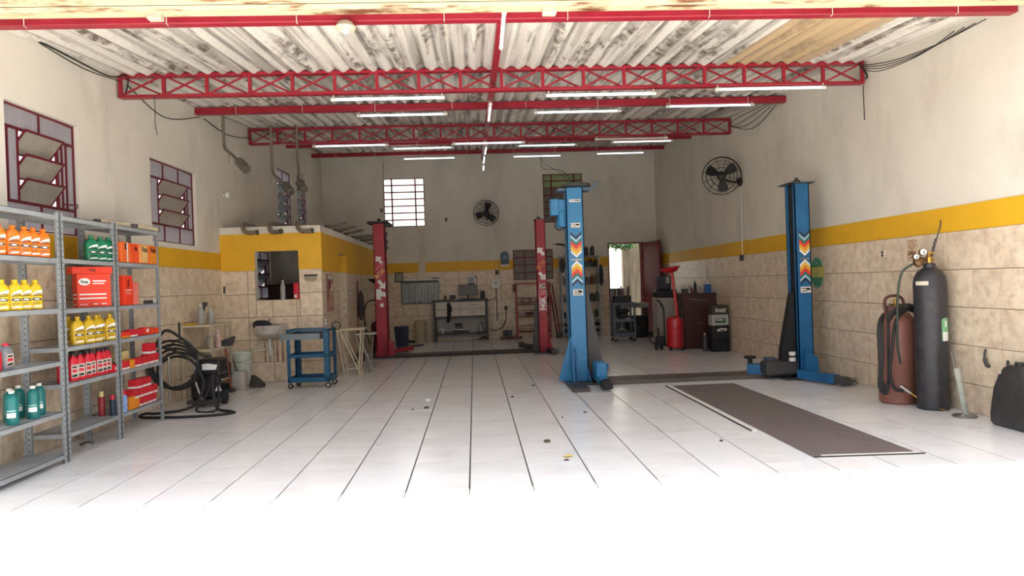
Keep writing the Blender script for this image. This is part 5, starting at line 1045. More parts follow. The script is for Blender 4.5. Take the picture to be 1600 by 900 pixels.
tag(MB().tube(spline([(-3.55, 8.22, 3.66), (-3.545, 8.22, 3.5), (-3.55, 8.22, 3.36), (-3.53, 8.22, 3.22)]), .004, 5).build('loose_wire', BLACK), 'thin dark wire hanging from the left end of the front truss', 'wire')
tag(MB().tube(spline([(-2.20, 18.17, 4.62), (-2.22, 18.17, 4.4), (-2.23, 18.17, 4.20)]), .006, 5).build('window_wire', BLACK), 'dark wire running down the back wall to the bright window', 'wire')
tag(MB().tube(spline([(1.72, 17.2, 4.50), (1.76, 17.2, 4.2), (1.55, 12.0, 3.3), (1.40, 9.9, 2.80)]), .007, 5).tube(spline([(1.62, 16.6, 4.5), (1.72, 16.5, 4.2), (1.5, 12.0, 3.28), (1.36, 9.9, 2.78)]), .005, 5).build('power_cable', BLACK), 'dark power cable dropping from the roof to the left blue lift post', 'cable')
t = thing('lamp_holder', 'round pale lamp holder under the front red beam', 'lamp', (-.98, 5.85, 3.52)); MB().lathe([(.075, .0), (.085, .02), (.06, .06), (.03, .075)], 18).build('shade', mat('dirty cream plastic', (206, 192, 166), .5, var=.1), t); MB().lathe([(.02, -.03), (.03, -.015), (.03, .0)], 12).build('socket', WHITEP, t)
# --- fluorescent tubes
def tube_light(label, A, B_, group='fluorescent tubes', m=TUBE, r_=.016, gap=None):
    A, B_ = Vector(A), Vector(B_); t = thing('tube_light', label, 'lamp', (A+B_)/2, 0, group); d = (B_-A).normalized(); h = (B_-A)/2
    MB().cyl(-h+d*.05, h-d*.05, r_, 10).build('tube', m, t)
    for s in (-1, 1):
        q = MB().cyl(s*h, s*h-s*d*.06, .022, 10).build('end_holder', WHITEP, t); MB().cyl(s*h-s*d*.03, s*h-s*d*.03+Vector((0, 0, .05)), .006, 6).build('hanger', WHITEP, q)
UNL = mat('unlit fluorescent tube', (226, 222, 214), .3)
tube_light('white lit tube under the front truss, left of the middle beam', (-1.57, 8.22, 3.583), (-0.27, 8.22, 3.583))
tube_light('white lit tube under the front truss, right of the middle beam', (0.91, 8.22, 3.582), (2.21, 8.22, 3.582))
tube_light('white lit tube at the right end of the front truss', (2.92, 8.22, 3.614), (4.26, 8.22, 3.614))
tube_light('white lit tube under the plain beam behind the front truss, left one', (-1.62, 10.38, 3.915), (-0.31, 10.38, 3.915))
tube_light('white lit tube under the plain beam behind the front truss, middle one', (0.96, 10.38, 3.907), (2.26, 10.38, 3.907))
tube_light('white lit tube under the plain beam behind the front truss, right one', (2.93, 10.38, 3.956), (4.27, 10.38, 3.956))
tube_light('white lit tube under the rear truss, left one', (-2.76, 12.60, 3.931), (-1.43, 12.60, 3.931))
tube_light('white lit tube under the rear truss, in the middle of the hall', (-0.31, 12.60, 3.919), (0.99, 12.60, 3.919))
tube_light('white unlit tube under the rear truss, right one', (2.25, 12.60, 3.940), (3.57, 12.60, 3.940), m=UNL)
tube_light('white lit tube under the beam behind the rear truss, left one', (-1.65, 14.98, 4.320), (-0.34, 14.98, 4.320))
tube_light('white lit tube under the beam behind the rear truss, middle one', (0.99, 14.98, 4.319), (2.29, 14.98, 4.319))
tube_light('white lit tube under the beam behind the rear truss, right one', (3.01, 14.98, 4.353), (4.37, 14.98, 4.353))
tube_light('white lit tube under the rearmost beam, left one', (-1.64, 17.13, 4.488), (-0.32, 17.13, 4.488))
tube_light('white lit tube under the rearmost beam, middle one', (1.00, 17.13, 4.479), (2.25, 17.13, 4.479))
tube_light('white lit tube under the rearmost beam, right one', (3.04, 17.13, 4.500), (4.30, 17.13, 4.500))
tube_light('white lit tube pointing along the middle beam, nearest the open front', (0.31, 5.60, 3.557), (0.33, 6.75, 3.653))
tube_light('white lit tube pointing along the middle beam, between the two trusses', (0.30, 9.50, 3.818), (0.30, 10.70, 3.873))
tube_light('white tube pointing along the middle beam, just behind the rear truss', (0.32, 13.50, 4.045), (0.31, 14.60, 4.090))
tube_light('white tube pointing along the middle beam, second behind the rear truss', (0.30, 14.80, 4.100), (0.30, 15.80, 4.112))
tube_light('white tube pointing along the middle beam, nearest the back wall', (0.30, 16.00, 4.118), (0.31, 17.00, 4.149))
# ================================================================ THINGS: back of the hall
# --- black counter with white drawers
t = thing('counter', 'black framed counter with four white drawers against the back wall', 'counter', (-.37, 17.95, 0))
W_ = .685; y0, y1 = -.20, .21; BLK = mat('black laminate', (48, 46, 48), .45, var=.1)
MB().box(-W_-.02, W_+.02, y0-.02, y1, 1.0, 1.045, .004).build('worktop', BLK, t, smooth=False)
for s in (-1, 1): MB().box(min(s*W_, s*(W_-.06)), max(s*W_, s*(W_-.06)), y0, y1, 0, 1.0, .003).build('side_panel', BLK, t, smooth=False)
MB().box(-W_+.06, W_-.06, y1-.02, y1, .06, 1.0).build('back_panel', mat('pale back panel', (186, 184, 182), .6), t, smooth=False)
MB().box(-W_+.06, W_-.06, y0+.03, y1-.02, .19, .215).build('lower_shelf', BLK, t, smooth=False); MB().box(-W_+.06, W_-.06, y0, y0+.03, .60, .63).build('rail', BLK, t, smooth=False)
for i in range(2):
    for j in range(2):
        xa = -W_+.063+i*(W_-.06); d = MB().box(xa, xa+W_-.068, y0-.004, y0+.35, .635+j*.182, .635+j*.182+.176, .003).build('drawer', mat('white laminate', (208, 202, 190), .5, var=.04) if not (i or j) else bpy.data.materials['white laminate'], t, smooth=False)
        xm = xa+W_/2-.03; MB().tube(spline([(xm-.05, y0-.004, .725+j*.182), (xm-.045, y0-.025, .723+j*.182), (xm+.045, y0-.025, .723+j*.182), (xm+.05, y0-.004, .725+j*.182)], 4), .006, 6).build('handle', DGREY, d)
CT = 1.0455
t = thing('monitor', 'black flat monitor on the counter', 'monitor', (-.17, 18.0, CT)); MB().box(-.24, .24, -.012, .02, .10, .37, .006).build('screen', BLACK, t, smooth=False); MB().cyl((0, .02, .01), (0, .02, .2), .02, 10).build('neck', BLACK, t); MB().box(-.11, .11, -.06, .1, 0, .012, .004).build('foot', BLACK, t, smooth=False)
MB().box(-.228, .228, -.0132, -.012, .112, .358).build('glass', mat('dark screen glass', (30, 33, 40), .15, var=.02), t, smooth=False)
t = thing('loudspeaker', 'tapered black loudspeaker at the right end of the counter', 'speaker', (.20, 17.97, CT)); b = MB(); b.loft([rrect(.15, .14, 0, .015), rrect(.13, .13, .02, .015), rrect(.11, .11, .20, .015)]); b.build('cabinet', BLACK, t); MB().lathe([(.035, 0), (.03, .006), (.008, .002)], 16, (0, -.062, .12), (0, -1, 0)).build('driver', DGREY, t)
t = thing('card_terminal', 'small black device on the counter left of the monitor', 'device', (-.56, 17.93, CT)); MB().box(-.07, .07, -.04, .06, 0, .12, .01).build('body', BLACK, t); MB().box(-.05, .05, -.0425, -.04, .05, .1).build('display', NAVY, t, smooth=False)
t = thing('paper_note', 'white note pad on the front edge of the counter', 'paper', (-.52, 17.78, CT)); MB().box(-.05, .05, -.03, .03, 0, .008).build('pad', PAPER, t, smooth=False)
t = thing('keyboard', 'black keyboard in front of the monitor', 'keyboard', (-.16, 17.83, CT)); MB().box(-.22, .22, -.06, .06, 0, .02, .005).build('body', BLACK, t)
b = MB()
for i in range(12):
    for j in range(4): b.box(-.205+.034*i, -.178+.034*i, -.05+.025*j, -.03+.025*j, .02, .026)
o = b.build('key', DGREY, t, smooth=False); o['kind'] = 'stuff'
pet('small white bottle at the left end of the counter', -.88, 17.95, CT, .18, .025, WHITEP); pet('dark small bottle on the counter next to the white one', -.75, 17.95, CT, .12, .03, DGREY, BLACK)
t = thing('cup', 'small pale cup at the left end of the counter', 'cup', (-.98, 17.88, CT)); MB().lathe([(.03, 0), (.04, .07), (.036, .07), (.026, .006)], 16).build('bowl', WHITEP, t)
t = thing('work_glove', 'black cloth hanging over the left white drawers', 'cloth', (-.66, 17.742, .92)); b = MB(); b.loft([rrect(.05, .02, .06, .009), rrect(.09, .03, .02, .014), rrect(.11, .035, -.12, .016, cx=.01), rrect(.10, .03, -.28, .014), rrect(.09, .025, -.40, .011, cx=-.02), rrect(.03, .015, -.45, .006, cx=-.03)]); b.build('cloth', mat('black work cloth', (36, 38, 42), .9, bump=.7), t); MB().box(.05, .075, -.012, .008, -.18, -.02, .005).build('thumb', BLACK, t)
LS = .2155
t = thing('metal_can', 'grey metal can with dark band under the counter drawers', 'can', (-.44, 17.98, LS)); MB().lathe([(.085, 0), (.085, .22), (.09, .225), (.09, .235), (.03, .24)], 20).build('body', mat('grey can', (128, 126, 122), .5, .3), t); MB().lathe([(.0865, .17), (.0865, .215)], 20).build('band', DGREY, t)
t = thing('parts_tray', 'dark tray of loose tools on the lower shelf of the counter', 'tray', (-.42, 17.85, LS)); MB().box(-.16, .26, -.07, .05, 0, .06, .01).build('tray', DGREY, t, smooth=False); MB().bar((-.15, -.06, .09), (.3, 0, .05), .03, .02).build('tool', STEEL, t)
t = thing('white_box', 'small white box at the left of the counter lower shelf', 'box', (-.86, 17.88, LS)); MB().box(-.06, .06, -.05, .05, 0, .12, .006).build('carton', PAPER, t, smooth=False); MB().box(-.05, .0, -.0515, -.05, .02, .06).build('print', DGREY, t, smooth=False)
pet('pale jug with black top at the right of the counter lower shelf', .13, 17.93, LS, .24, .06, mat('pale jug', (170, 176, 176), .4), BLACK)
t = thing('paper_note', 'white sheet lying on the right of the counter lower shelf', 'paper', (-.08, 17.82, LS)); MB().box(-.07, .07, -.04, .04, .0, .012).build('sheet', PAPER, t, smooth=False)
b = MB()
for k in range(4): b.tube(spline([(.02+.08*k, 17.9, .02), (.10+.05*k, 17.86, .05), (.2+.03*k, 17.9, .09-.01*k), (.24, 17.95, .03)]), .01, 6)
tag(b.build('cable_tangle', BLACK), 'tangle of black cords under the counter', 'cords')
# --- planner board with hanging sheets, notices, wall gear
t = thing('planner_board', 'wide pale wall planner with columns of hanging sheets on the back wall', 'board', (-1.37, YB-.0125, 1.29))
MB().box(-.51, .50, -.012, 0, -.33, .34, .003).build('board', mat('grey planner board', (96, 98, 102), .5, var=.06), t, smooth=False); MB().box(-.51, .50, -.016, -.012, .26, .335).build('header', PAPER, t, smooth=False)
for k in range(16): MB().box(-.44+.055*k, -.415+.055*k, -.0175, -.0125, .225, .275).build('header_mark', INK, t, smooth=False)
MB().box(.30, .48, -.0175, -.016, .30, .325).build('header_print', INK, t, smooth=False)
SH = mat('pale blue grey sheet', (168, 176, 180), .45, var=.1, scale=9, rand=.14)
for k in range(6):
    x = -.47+.163*k
    MB().box(x, x+.07, -.018, -.012, -.30, .21, .002).build('sheet', SH, t, smooth=False); MB().box(x+.075, x+.152, -.019, -.012, -.30+.02*(k % 3), .21, .002).build('sheet', SH, t, smooth=False)
MB().bar((-.10, -.02, -.02), (.03, -.02, -.2), .03, .004).build('tag_strip', PAPER, t, smooth=False); MB().box(.47, .50, -.018, -.012, .0, .25).build('clear_strip', WHITE, t, smooth=False)
t = thing('wall_notice', 'white paper notice on the back wall above the monitor', 'notice', (-.08, YB-.009, 1.52)); MB().box(-.095, .095, -.004, 0, -.16, .12, .001).build('sheet', PAPER, t, smooth=False)
text('LEIA', NAVY, t, .14, .05, (0, -.005, .02), (PI/2, 0, 0)); MB().box(-.085, .085, -.0055, -.004, .055, .075).box(-.085, .085, -.0055, -.004, -.035, -.02).box(-.08, .08, -.0055, -.004, -.10, -.06).build('print', mat('blue print', (52, 78, 130), .5), t, smooth=False); MB().box(.10, .12, -.02, 0, .05, .13, .004).tube([(.13, -.01, .12), (.15, -.012, .02), (.14, -.01, -.08)], .008, 6).build('clip', mat('red cord', (130, 60, 56), .5), t)
t = thing('picture_frame', 'small dark framed picture on the back wall beside the left red post', 'picture', (-1.92, YB-.009, 1.66)); MB().box(-.11, .11, -.02, 0, -.13, .13, .004).build('frame', DGREY, t, smooth=False); MB().box(-.085, .085, -.0215, -.02, -.10, .10).build('print', mat('grey picture', (150, 146, 140), .6, var=.3, scale=14), t, smooth=False)
t = thing('meter_box', 'square white electric box on the back wall tiles', 'box', (.55, YB-.009, 1.41)); MB().box(-.12, .12, -.08, 0, -.12, .12, .01).build('case', WHITEP, t); MB().box(-.1, .1, -.084, -.08, -.1, .1, .002).build('cover', WHITEP, t, smooth=False); MB().box(-.02, .02, -.087, -.084, -.0, .05).build('label', DGREY, t, smooth=False)
t = thing('fan_switch', 'dark switch box under the fan cable on the back wall', 'switch', (.59, YB-.009, 1.70)); MB().box(-.045, .045, -.035, 0, -.05, .06, .005).build('case', DGREY, t, smooth=False); MB().box(-.012, .012, -.045, -.035, -.01, .02).build('knob', BLACK, t, smooth=False)
tag(MB().tube(spline([(.56, YB-.012, 3.0), (.575, YB-.012, 2.4), (.585, YB-.012, 1.76)]), .008, 6).build('fan_cable', WHITEP), 'white cable running down the back wall from the fan to its switch', 'cable')
b = MB(); b.tube([(.55, YB-.02, 1.29), (.56, YB-.02, .9), (.56, YB-.02, .45)], .011, 6).tube([(.56, YB-.02, 1.08), (.45, YB-.02, 1.02), (.33, YB-.02, .98)], .009, 6).tube(spline([(.79, YB-.03, .72), (.78, YB-.06, .5), (.68, YB-.1, .3), (.5, YB-.12, .22), (.38, YB-.1, .24)]), .011, 6)
tag(b.build('power_cable', BLACK), 'black cables below the white electric box on the back wall', 'cable')
t = thing('wall_socket', 'small dark socket on the back wall right of the counter', 'socket', (.79, YB-.009, .78)); MB().box(-.04, .04, -.03, 0, -.05, .05, .005).build('case', mat('brown bakelite', (96, 76, 66), .5), t, smooth=False); MB().cyl((0, -.03, 0), (0, -.05, -.01), .02, 10).build('plug', BLACK, t)
t = thing('wall_clip', 'tiny dark plate high on the back wall between window and fan', 'plate', (-.67, YB-.002, 3.10)); MB().box(-.03, .03, -.02, 0, -.05, .05, .004).build('plate', mat('dark beige plate', (120, 104, 84), .6), t, smooth=False); MB().box(.0, .02, -.024, -.02, -.03, .03).build('slot', BLACK, t, smooth=False)
t = thing('wall_clip', 'tiny plate on the back wall left of the bright window', 'plate', (-2.30, YB-.002, 3.38)); MB().box(-.035, .035, -.02, 0, -.05, .05, .004).build('plate', mat('grey beige plate', (130, 116, 104), .6), t, smooth=False); MB().box(-.01, .01, -.024, -.02, -.02, .02).build('slot', DGREY, t, smooth=False)
t = thing('soap_dispenser', 'blue grey rounded dispenser with a white base on the yellow band', 'dispenser', (.80, YB-.011, 2.04)); MB().prism([(-.105, -.14)]+[(.105*math.cos(k*PI/12), .09+.105*math.sin(k*PI/12)) for k in range(13)][::-1]+[(.105, -.14)], -.09, 0).build('body', mat('blue grey plastic', (50, 84, 104), .4), t); MB().box(-.11, .11, -.10, 0, -.19, -.14, .006).build('base', WHITEP, t, smooth=False); MB().lathe([(.06, 0), (.055, .004)], 20, (0, -.09, .05), (0, -1, 0)).build('window', mat('pale blue window', (92, 128, 146), .4), t)
# --- barrel, bins and tools by the left red post
t = thing('drum_barrel', 'cream cylindrical barrel standing by the back wall left of the counter', 'barrel', (-1.39, 17.85, 0)); MB().lathe([(.14, 0), (.145, .01), (.145, .26), (.148, .265), (.145, .27), (.145, .53), (.148, .54), (.13, .545), (.13, .53)], 26).build('body', mat('dirty cream drum', (182, 168, 142), .6, var=.06), t); MB().lathe([(.12, .535), (.03, .55)], 18).build('lid', CREAM, t)
t = thing('brush', 'dark brush with a slanted handle on the floor left of the cream barrel', 'brush', (-1.72, 17.9, 0)); MB().bar((-.10, 0, .16), (.06, 0, .04), .03).build('handle', DGREY, t); MB().box(.02, .18, -.03, .03, 0, .05, .01).build('head', BLACK, t)
t = thing('floor_grate', 'dark flat board lying on the floor behind the red lift channel', 'board', (-1.6, 16.8, 0)); MB().prism([(-.28, -.12), (.26, -.12), (.34, .14), (-.2, .14)], 0, .03, 'z').build('board', DGREY, t, smooth=False); 
for k in range(4): MB().box(-.2+.12*k, -.14+.12*k, -.1, .1, .03, .034).build('slat', BLACK, t, smooth=False)
t = thing('waste_bin', 'dark blue grey bin behind the left red post', 'bin', (-1.62, 15.55, 0)); b = MB(); b.loft([rrect(.24, .24, 0, .03), rrect(.30, .30, .52, .03), rrect(.31, .31, .53, .03), rrect(.31, .31, .55, .03), rrect(.27, .27, .55, .03), rrect(.22, .22, .03, .03)]); b.build('body', mat('dark blue bin plastic', (44, 52, 66), .5), t)
DRD = mat('dark red tank enamel', (96, 30, 38), .5, var=.12)
t = thing('oil_drainer', 'dark red oil drainer with a black funnel pan by the office side wall', 'drainer', (-2.05, 15.2, 0))
MB().lathe([(.16, .06), (.18, .09), (.18, .62), (.15, .68), (.05, .72)], 24).build('tank', DRD, t); MB().cyl((-.06, 0, .7), (-.06, 0, 1.50), .018, 10).build('mast', DGREY, t)
MB().lathe([(.03, 1.44), (.06, 1.5), (.17, 1.58), (.20, 1.60), (.19, 1.605), (.05, 1.51)], 24, (-.03, 0, 0)).build('funnel_pan', BLACK, t); MB().tube(spline([(-.2, -.05, .2), (-.27, -.08, .5), (-.30, -.08, .9), (-.22, -.06, 1.12), (-.06, -.04, 1.15)], 5), .014, 7).build('hose', RUBBER, t)
for s in (-1, 1): MB().cyl((s*.14-.02, .1, .06), (s*.14+.02, .1, .06), .06, 14).build('wheel', RUBBER, t)
t = thing('floor_jack', 'upright grey jack handle standing against the office side wall', 'jack', (-2.27, 13.75, 0)); MB().cyl((0, 0, .08), (.02, 0, 1.55), .018, 8).build('handle', mat('dark red brown rod', (96, 44, 40), .5), t); MB().box(-.06, .1, -.14, .14, 0, .16, .02).build('base', DGREY, t)
t = thing('rag', 'dark rag hanging from the upright jack handle', 'rag', (-2.19, 13.72, 1.2)); b = MB(); b.loft([rrect(.05, .05, -.4, .02), rrect(.10, .09, -.3, .03), rrect(.13, .1, -.05, .04), rrect(.09, .08, .1, .03), rrect(.03, .03, .16, .012)]); b.build('cloth', mat('dark purple grey rag', (58, 48, 50), .9, bump=.5), t)
# --- red rack with a red framed window above it
PW = window(8, WB, (1.02, 2.04, 1.49, 2.26), 'brown red framed window panel on the back wall above the red rack', depth=-.05, plain=([1.02, 1.31, 1.86, 2.04], [1.49, 1.68, 1.87, 2.06, 2.26], lambda i, j: DULL))
t = thing('storage_rack', 'dark red steel rack with mesh shelves under the brown window panel', 'rack', (1.48, 17.85, 0))
for x in (-.43, .41):
    for y in (-.16, .2): MB().box(x-.015, x+.015, y-.015, y+.015, 0, 1.40).build('leg', RED, t, smooth=False)
MB().box(-.44, .42, -.175, -.145, 1.375, 1.405).box(-.44, .42, .185, .215, 1.375, 1.405).build('top_rail', RED, t, smooth=False); MB().box(-.52, -.44, -.2, -.1, 1.2, 1.38, .006).build('hook_plate', REDW, t, smooth=False)
for z in (.86, .56, .18):
    b = MB()
    for k in range(8): b.cyl((-.43, -.16+.05*k, z), (.41, -.16+.05*k, z), .006, 6)
    for zz in (0, .07, .16): b.tube([(-.42, -.16, z+zz), (.41, -.16, z+zz)], .009, 6)
    for k in range(13): b.cyl((-.42+.069*k, -.16, z), (-.42+.069*k, -.16, z+.07), .005, 5)
    b.build('mesh_shelf', REDW, t)
for k, (x, z, s, lb) in enumerate([(1.30, .87, .10, 'grey coil of hose on the upper shelf of the red rack'), (1.72, .87, .11, 'dark coil of hose on the upper shelf of the red rack'), (1.62, .19, .11, 'dark coil at the bottom right of the red rack')]):
    q = thing('hose_coil', lb, 'coil', (x, 17.85, z+.006)); MB().tube([(s*1.3*math.cos(a*PI/10), .0, s*.75+s*.72*math.sin(a*PI/10)) for a in range(20)], .018, 7, True).tube([(s*1.1*math.cos(a*PI/10), .05, s*.8+s*.7*math.sin(a*PI/10)) for a in range(20)], .018, 7, True).build('coil', RUBBER if k else STEEL, q)
q = thing('angle_grinder', 'small grey power tool on the middle shelf of the red rack', 'tool', (1.40, 17.83, .57)); MB().cyl((-.12, 0, .06), (.06, 0, .07), .04, 12).build('body', DGREY, q); MB().lathe([(.05, 0), (.05, .03)], 14, (.1, 0, .05), (1, 0, .3)).build('head', STEEL, q)
q = thing('parts_box', 'grey box of parts on the middle shelf of the red rack, right side', 'box', (1.70, 17.86, .567)); MB().box(-.14, .14, -.1, .1, 0, .12, .008).build('crate', GREY, q, smooth=False); MB().bar((-.1, -.05, .13), (.1, .04, .15), .03).build('part', DGREY, q)
for k, dx in enumerate((0, .07)):
    q = thing('red_bar', ['long dark red bar leaning at the right of the red rack, inner one', 'long dark red bar leaning at the right of the red rack, outer one'][k], 'bar', (1.95+dx, 17.7, 0)); MB().bar((.10, -.05, 0), (-.06+.01*k, .2, 1.36), .025).build('shaft', REDW, q); MB().box(.06, .14, -.1, -.0, 0, .12, .01).build('foot', DGREY, q)
t = thing('bench_grinder', 'small blue grey bench grinder on a red floor board by the back wall', 'grinder', (.80, 17.82, .0605)); MB().cyl((-.07, 0, .10), (.07, 0, .10), .07, 16).box(-.06, .06, -.05, .05, 0, .05, .006).build('motor', mat('blue grey enamel', (66, 74, 96), .5), t)
for s in (-1, 1): MB().cyl((s*.08, 0, .10), (s*.11, 0, .10), .075, 18).build('wheel', DGREY, t)
t = thing('floor_board', 'low reddish board under the bench grinder', 'board', (.88, 17.82, 0)); MB().box(-.28, .28, -.14, .14, .02, .06, .006).build('board', mat('red brown board', (104, 56, 50), .6), t, smooth=False)
for s in (-.22, .22): MB().box(s-.03, s+.03, -.12, .12, 0, .02).build('foot', DGREY, t, smooth=False)
# --- grey shelf unit of oil and tools at the back
GS = [2.04, 1.76, 1.32, .88, .48, .27, .10]
t = shelving('grey steel shelving full of dark bottles and tools at the back wall', 0, 0, 0, 0, [], 0, GREY) if False else None
t = thing('shelving_unit', 'grey steel shelving full of dark bottles and tools at the back wall', 'shelving', (2.68, 17.88, 0))
for x in (-.48, .48):
    for y in (-.19, .19): MB().box(x-.018, x+.018, y-.015, y+.015, 0, 2.05).build('post', GREY, t, smooth=False)
for z in GS: MB().box(-.48, .48, -.195, .195, z-.03, z, .003).build('shelf', GREY, t, smooth=False)
for k, (x, h, rz) in enumerate([(2.39, .22, 0), (2.86, .24, .0), (3.02, .26, .0)]):
    q = flat_bottle(['black oil bottle on top of the back shelving, left of the blue post', 'black oil bottle on top of the back shelving, just right of the blue post', 'black oil bottle on top of the back shelving, right one'][k], BLACK, h, .10, .07, lab=2, group='black bottles on top of the back shelving'); q.location = (x, 17.85, 2.0405); q.rotation_euler.z = -PI/2
q = thing('grease_gun', 'black grease gun lying at the top left of the back shelving', 'tool', (2.26, 17.8, 2.0405)); MB().cyl((-.16, 0, .32), (.06, 0, .30), .024, 10).cyl((.06, 0, .3), (.10, 0, .05), .014, 8).box(.05, .15, -.04, .04, 0, .06, .006).build('barrel', BLACK, q); MB().cyl((-.16, 0, .32), (-.24, 0, .325), .012, 8).build('nozzle', STEEL, q)
DK = [BLACK, DGREY, mat('dark green plastic', (44, 70, 58), .45), mat('dull red plastic', (110, 52, 50), .45), mat('dull grey plastic', (110, 108, 104), .45), mat('dark blue plastic', (44, 54, 84), .45)]
random.seed(11); sn = {1.76: 'second', 1.32: 'third', .88: 'fourth', .48: 'fifth', .27: 'sixth', .10: 'lowest'}
cn = {0: 'black', 1: 'dark grey', 2: 'dark green', 3: 'dull red', 4: 'grey', 5: 'dark blue'}; pos = ['far left', 'left', 'middle left', 'middle', 'middle right', 'right', 'far right']
for z in GS[1:]:
    hmax = {1.76: .22, 1.32: .26, .88: .24, .48: .2, .27: .12, .10: .12}[z]
    for k in range(8 if z > .8 else 6):
        x = 2.26+(.12 if z > .8 else .166)*k+random.uniform(-.01, .01); ci = random.randrange(6); y = 17.80+random.uniform(0, .1); h = hmax*random.uniform(.8, 1.08); sh = random.randrange(3) if z > .4 else 2
        nm_ = ['container', 'jug', 'parts_box'][sh]; cat = ['bottle', 'jug', 'box'][sh]; pp = ['first', 'second', 'third', 'fourth', 'fifth', 'sixth', 'seventh', 'last'][k]
        q = thing(nm_, '%s %s, %s from left on the %s shelf of the back shelving' % (cn[ci], ['round bottle', 'flat jug', 'parts box'][sh], pp, sn[z]), cat, (x, y, z+.0005), random.uniform(-.1, .1), 'containers on the back shelving')
        if sh == 0: MB().lathe([(.045, 0), (.05, .01), (.05, h*.68), (.025, h*.85), (.025, h*.92)], 14).build('body', DK[ci], q); MB().lathe([(.023, h*.9), (.023, h)], 10).build('cap', DK[(ci+1) % 6], q)
        elif sh == 1: b = MB(); b.loft([rrect(.105, .08, 0, .015), rrect(.11, .085, h*.74, .015), rrect(.06, .05, h*.86, .012), rrect(.03, .03, h*.9, .012)]); b.build('body', DK[ci], q); MB().lathe([(.02, h*.88), (.02, h)], 10).build('cap', DK[(ci+3) % 6], q)
        else: MB().box(-.06, .06, -.06, .06, 0, h*.55, .005).build('tray', DK[ci], q, smooth=False); MB().bar((-.05, -.03, h*.6), (.05, .02, h*.55), .025).cyl((-.02, 0, h*.55), (.03, .03, h*.75), .015, 8).build('part', DK[(ci+2) % 6], q)
t = thing('rag', 'dark cloth hanging from the right side of the back shelving', 'cloth', (3.20, 17.68, 1.62)); b = MB(); b.loft([rrect(.04, .03, -.34, .012), rrect(.10, .06, -.25, .025), rrect(.11, .07, -.02, .03), rrect(.08, .05, .12, .02), rrect(.02, .02, .2, .008)]); b.build('cloth', mat('dark grey cloth', (52, 52, 54), .9, bump=.5), t)
t = thing('rag', 'dark cloth hanging at the upper left corner of the back shelving', 'cloth', (2.22, 17.65, 1.9)); b = MB(); b.loft([rrect(.04, .03, -.28, .012), rrect(.12, .06, -.2, .025), rrect(.13, .07, 0, .03), rrect(.06, .05, .1, .02)]); b.build('cloth', mat('grey work cloth', (76, 72, 70), .9, bump=.5), t)
# --- tool cart by the open door
t = thing('tool_cart', 'dark blue grey tool cart with tools standing by the open back door', 'cart', (3.37, 16.05, 0), R(-2)); CB = mat('blue grey cart enamel', (84, 96, 106), .45, var=.12)
for x in (-.23, .23):
    for y in (-.24, .24): MB().box(x-.02, x+.02, y-.02, y+.02, .10, .88).build('post', CB, t, smooth=False)
for z, h in ((.84, .05), (.46, .06), (.12, .09)): MB().box(-.24, .24, -.25, .25, z-.01, z, .002).box(-.24, .24, -.255, -.245, z-.01, z+h).box(-.24, .24, .245, .255, z-.01, z+h).box(-.25, -.24, -.25, .25, z-.01, z+h).box(.24, .25, -.25, .25, z-.01, z+h).build('tray', CB, t, smooth=False)
for x in (-.21, .21):
    for y in (-.22, .22): q = MB().box(x-.015, x+.015, y-.012, y+.012, .06, .1).build('caster', STEEL, t, smooth=False); MB().cyl((x, y-.012, .035), (x, y+.012, .035), .035, 14).build('wheel', RUBBER, q)
MB().tube(spline([(.24, -.2, .8), (.36, -.2, .84), (.36, .2, .84), (.24, .2, .8)], 4), .012, 7).build('handle', CB, t)
t = thing('tool_holder', 'dark tool block full of upright tools on top of the cart', 'tools', (3.36, 16.08, .8405)); MB().box(-.18, .2, -.14, .14, 0, .20, .01).build('block', BLACK, t, smooth=False)
for k in range(8): MB().cyl((-.15+.045*k, -.08+.05*(k % 3), .2), (-.155+.047*k, -.08+.05*(k % 3), .32+.035*((k*5) % 4)), .013+.004*(k % 2), 8).build('tool', [DK[3], STEEL, BLACK, DK[3]][k % 4], t)
t = thing('power_drill', 'black power tool with white trim lying on the middle tray of the cart', 'tool', (3.38, 15.98, .4605)); MB().cyl((-.14, 0, .22), (.12, 0, .24), .05, 12).box(-.10, .10, -.06, .06, 0, .19, .02).build('body', BLACK, t); MB().cyl((.02, -.07, .05), (.14, -.07, .07), .012, 8).build('trim', WHITE, t)
t = thing('toolbox', 'dark toolbox on the bottom tray of the cart', 'toolbox', (3.36, 16.05, .1205)); MB().box(-.18, .18, -.16, .16, 0, .12, .01).build('case', BLACK, t, smooth=False); MB().tube(spline([(-.06, 0, .12), (-.05, 0, .16), (.05, 0, .16), (.06, 0, .12)]), .008, 6).build('handle', STEEL, t)
t = thing('crate', 'black crate on the floor right of the tool cart', 'crate', (3.90, 16.9, 0)); MB().box(-.14, .14, -.14, .14, 0, .30, .01).build('body', BLACK, t, smooth=False); MB().box(-.15, .15, -.15, .15, .27, .30, .005).build('rim', DGREY, t, smooth=False)
t = thing('floor_box', 'low dark box with a pale top shelf behind the tool cart', 'bench', (4.0, 17.5, 0)); MB().box(-.32, .3, -.18, .18, .70, .82, .006).build('top', GREY, t, smooth=False)
for x in (-.28, .26):
    for y in (-.15, .15): MB().box(x-.02, x+.02, y-.02, y+.02, 0, .70).build('leg', DGREY, t, smooth=False)
MB().box(-.3, .28, -.17, .17, .12, .5, .01).build('cabinet', BLACK, t, smooth=False)
t = thing('dark_bag', 'dark flat bag lying on the floor under the red door', 'bag', (4.25, 17.0, 0)); b = MB(); b.loft([rrect(.4, .26, 0, .06), rrect(.44, .3, .04, .08), rrect(.3, .18, .11, .07)]); b.build('bag', BLACK, t); MB().tube(spline([(-.08, 0, .1), (-.05, 0, .16), (.05, 0, .16), (.08, 0, .1)]), .008, 6).build('handle', DGREY, t)
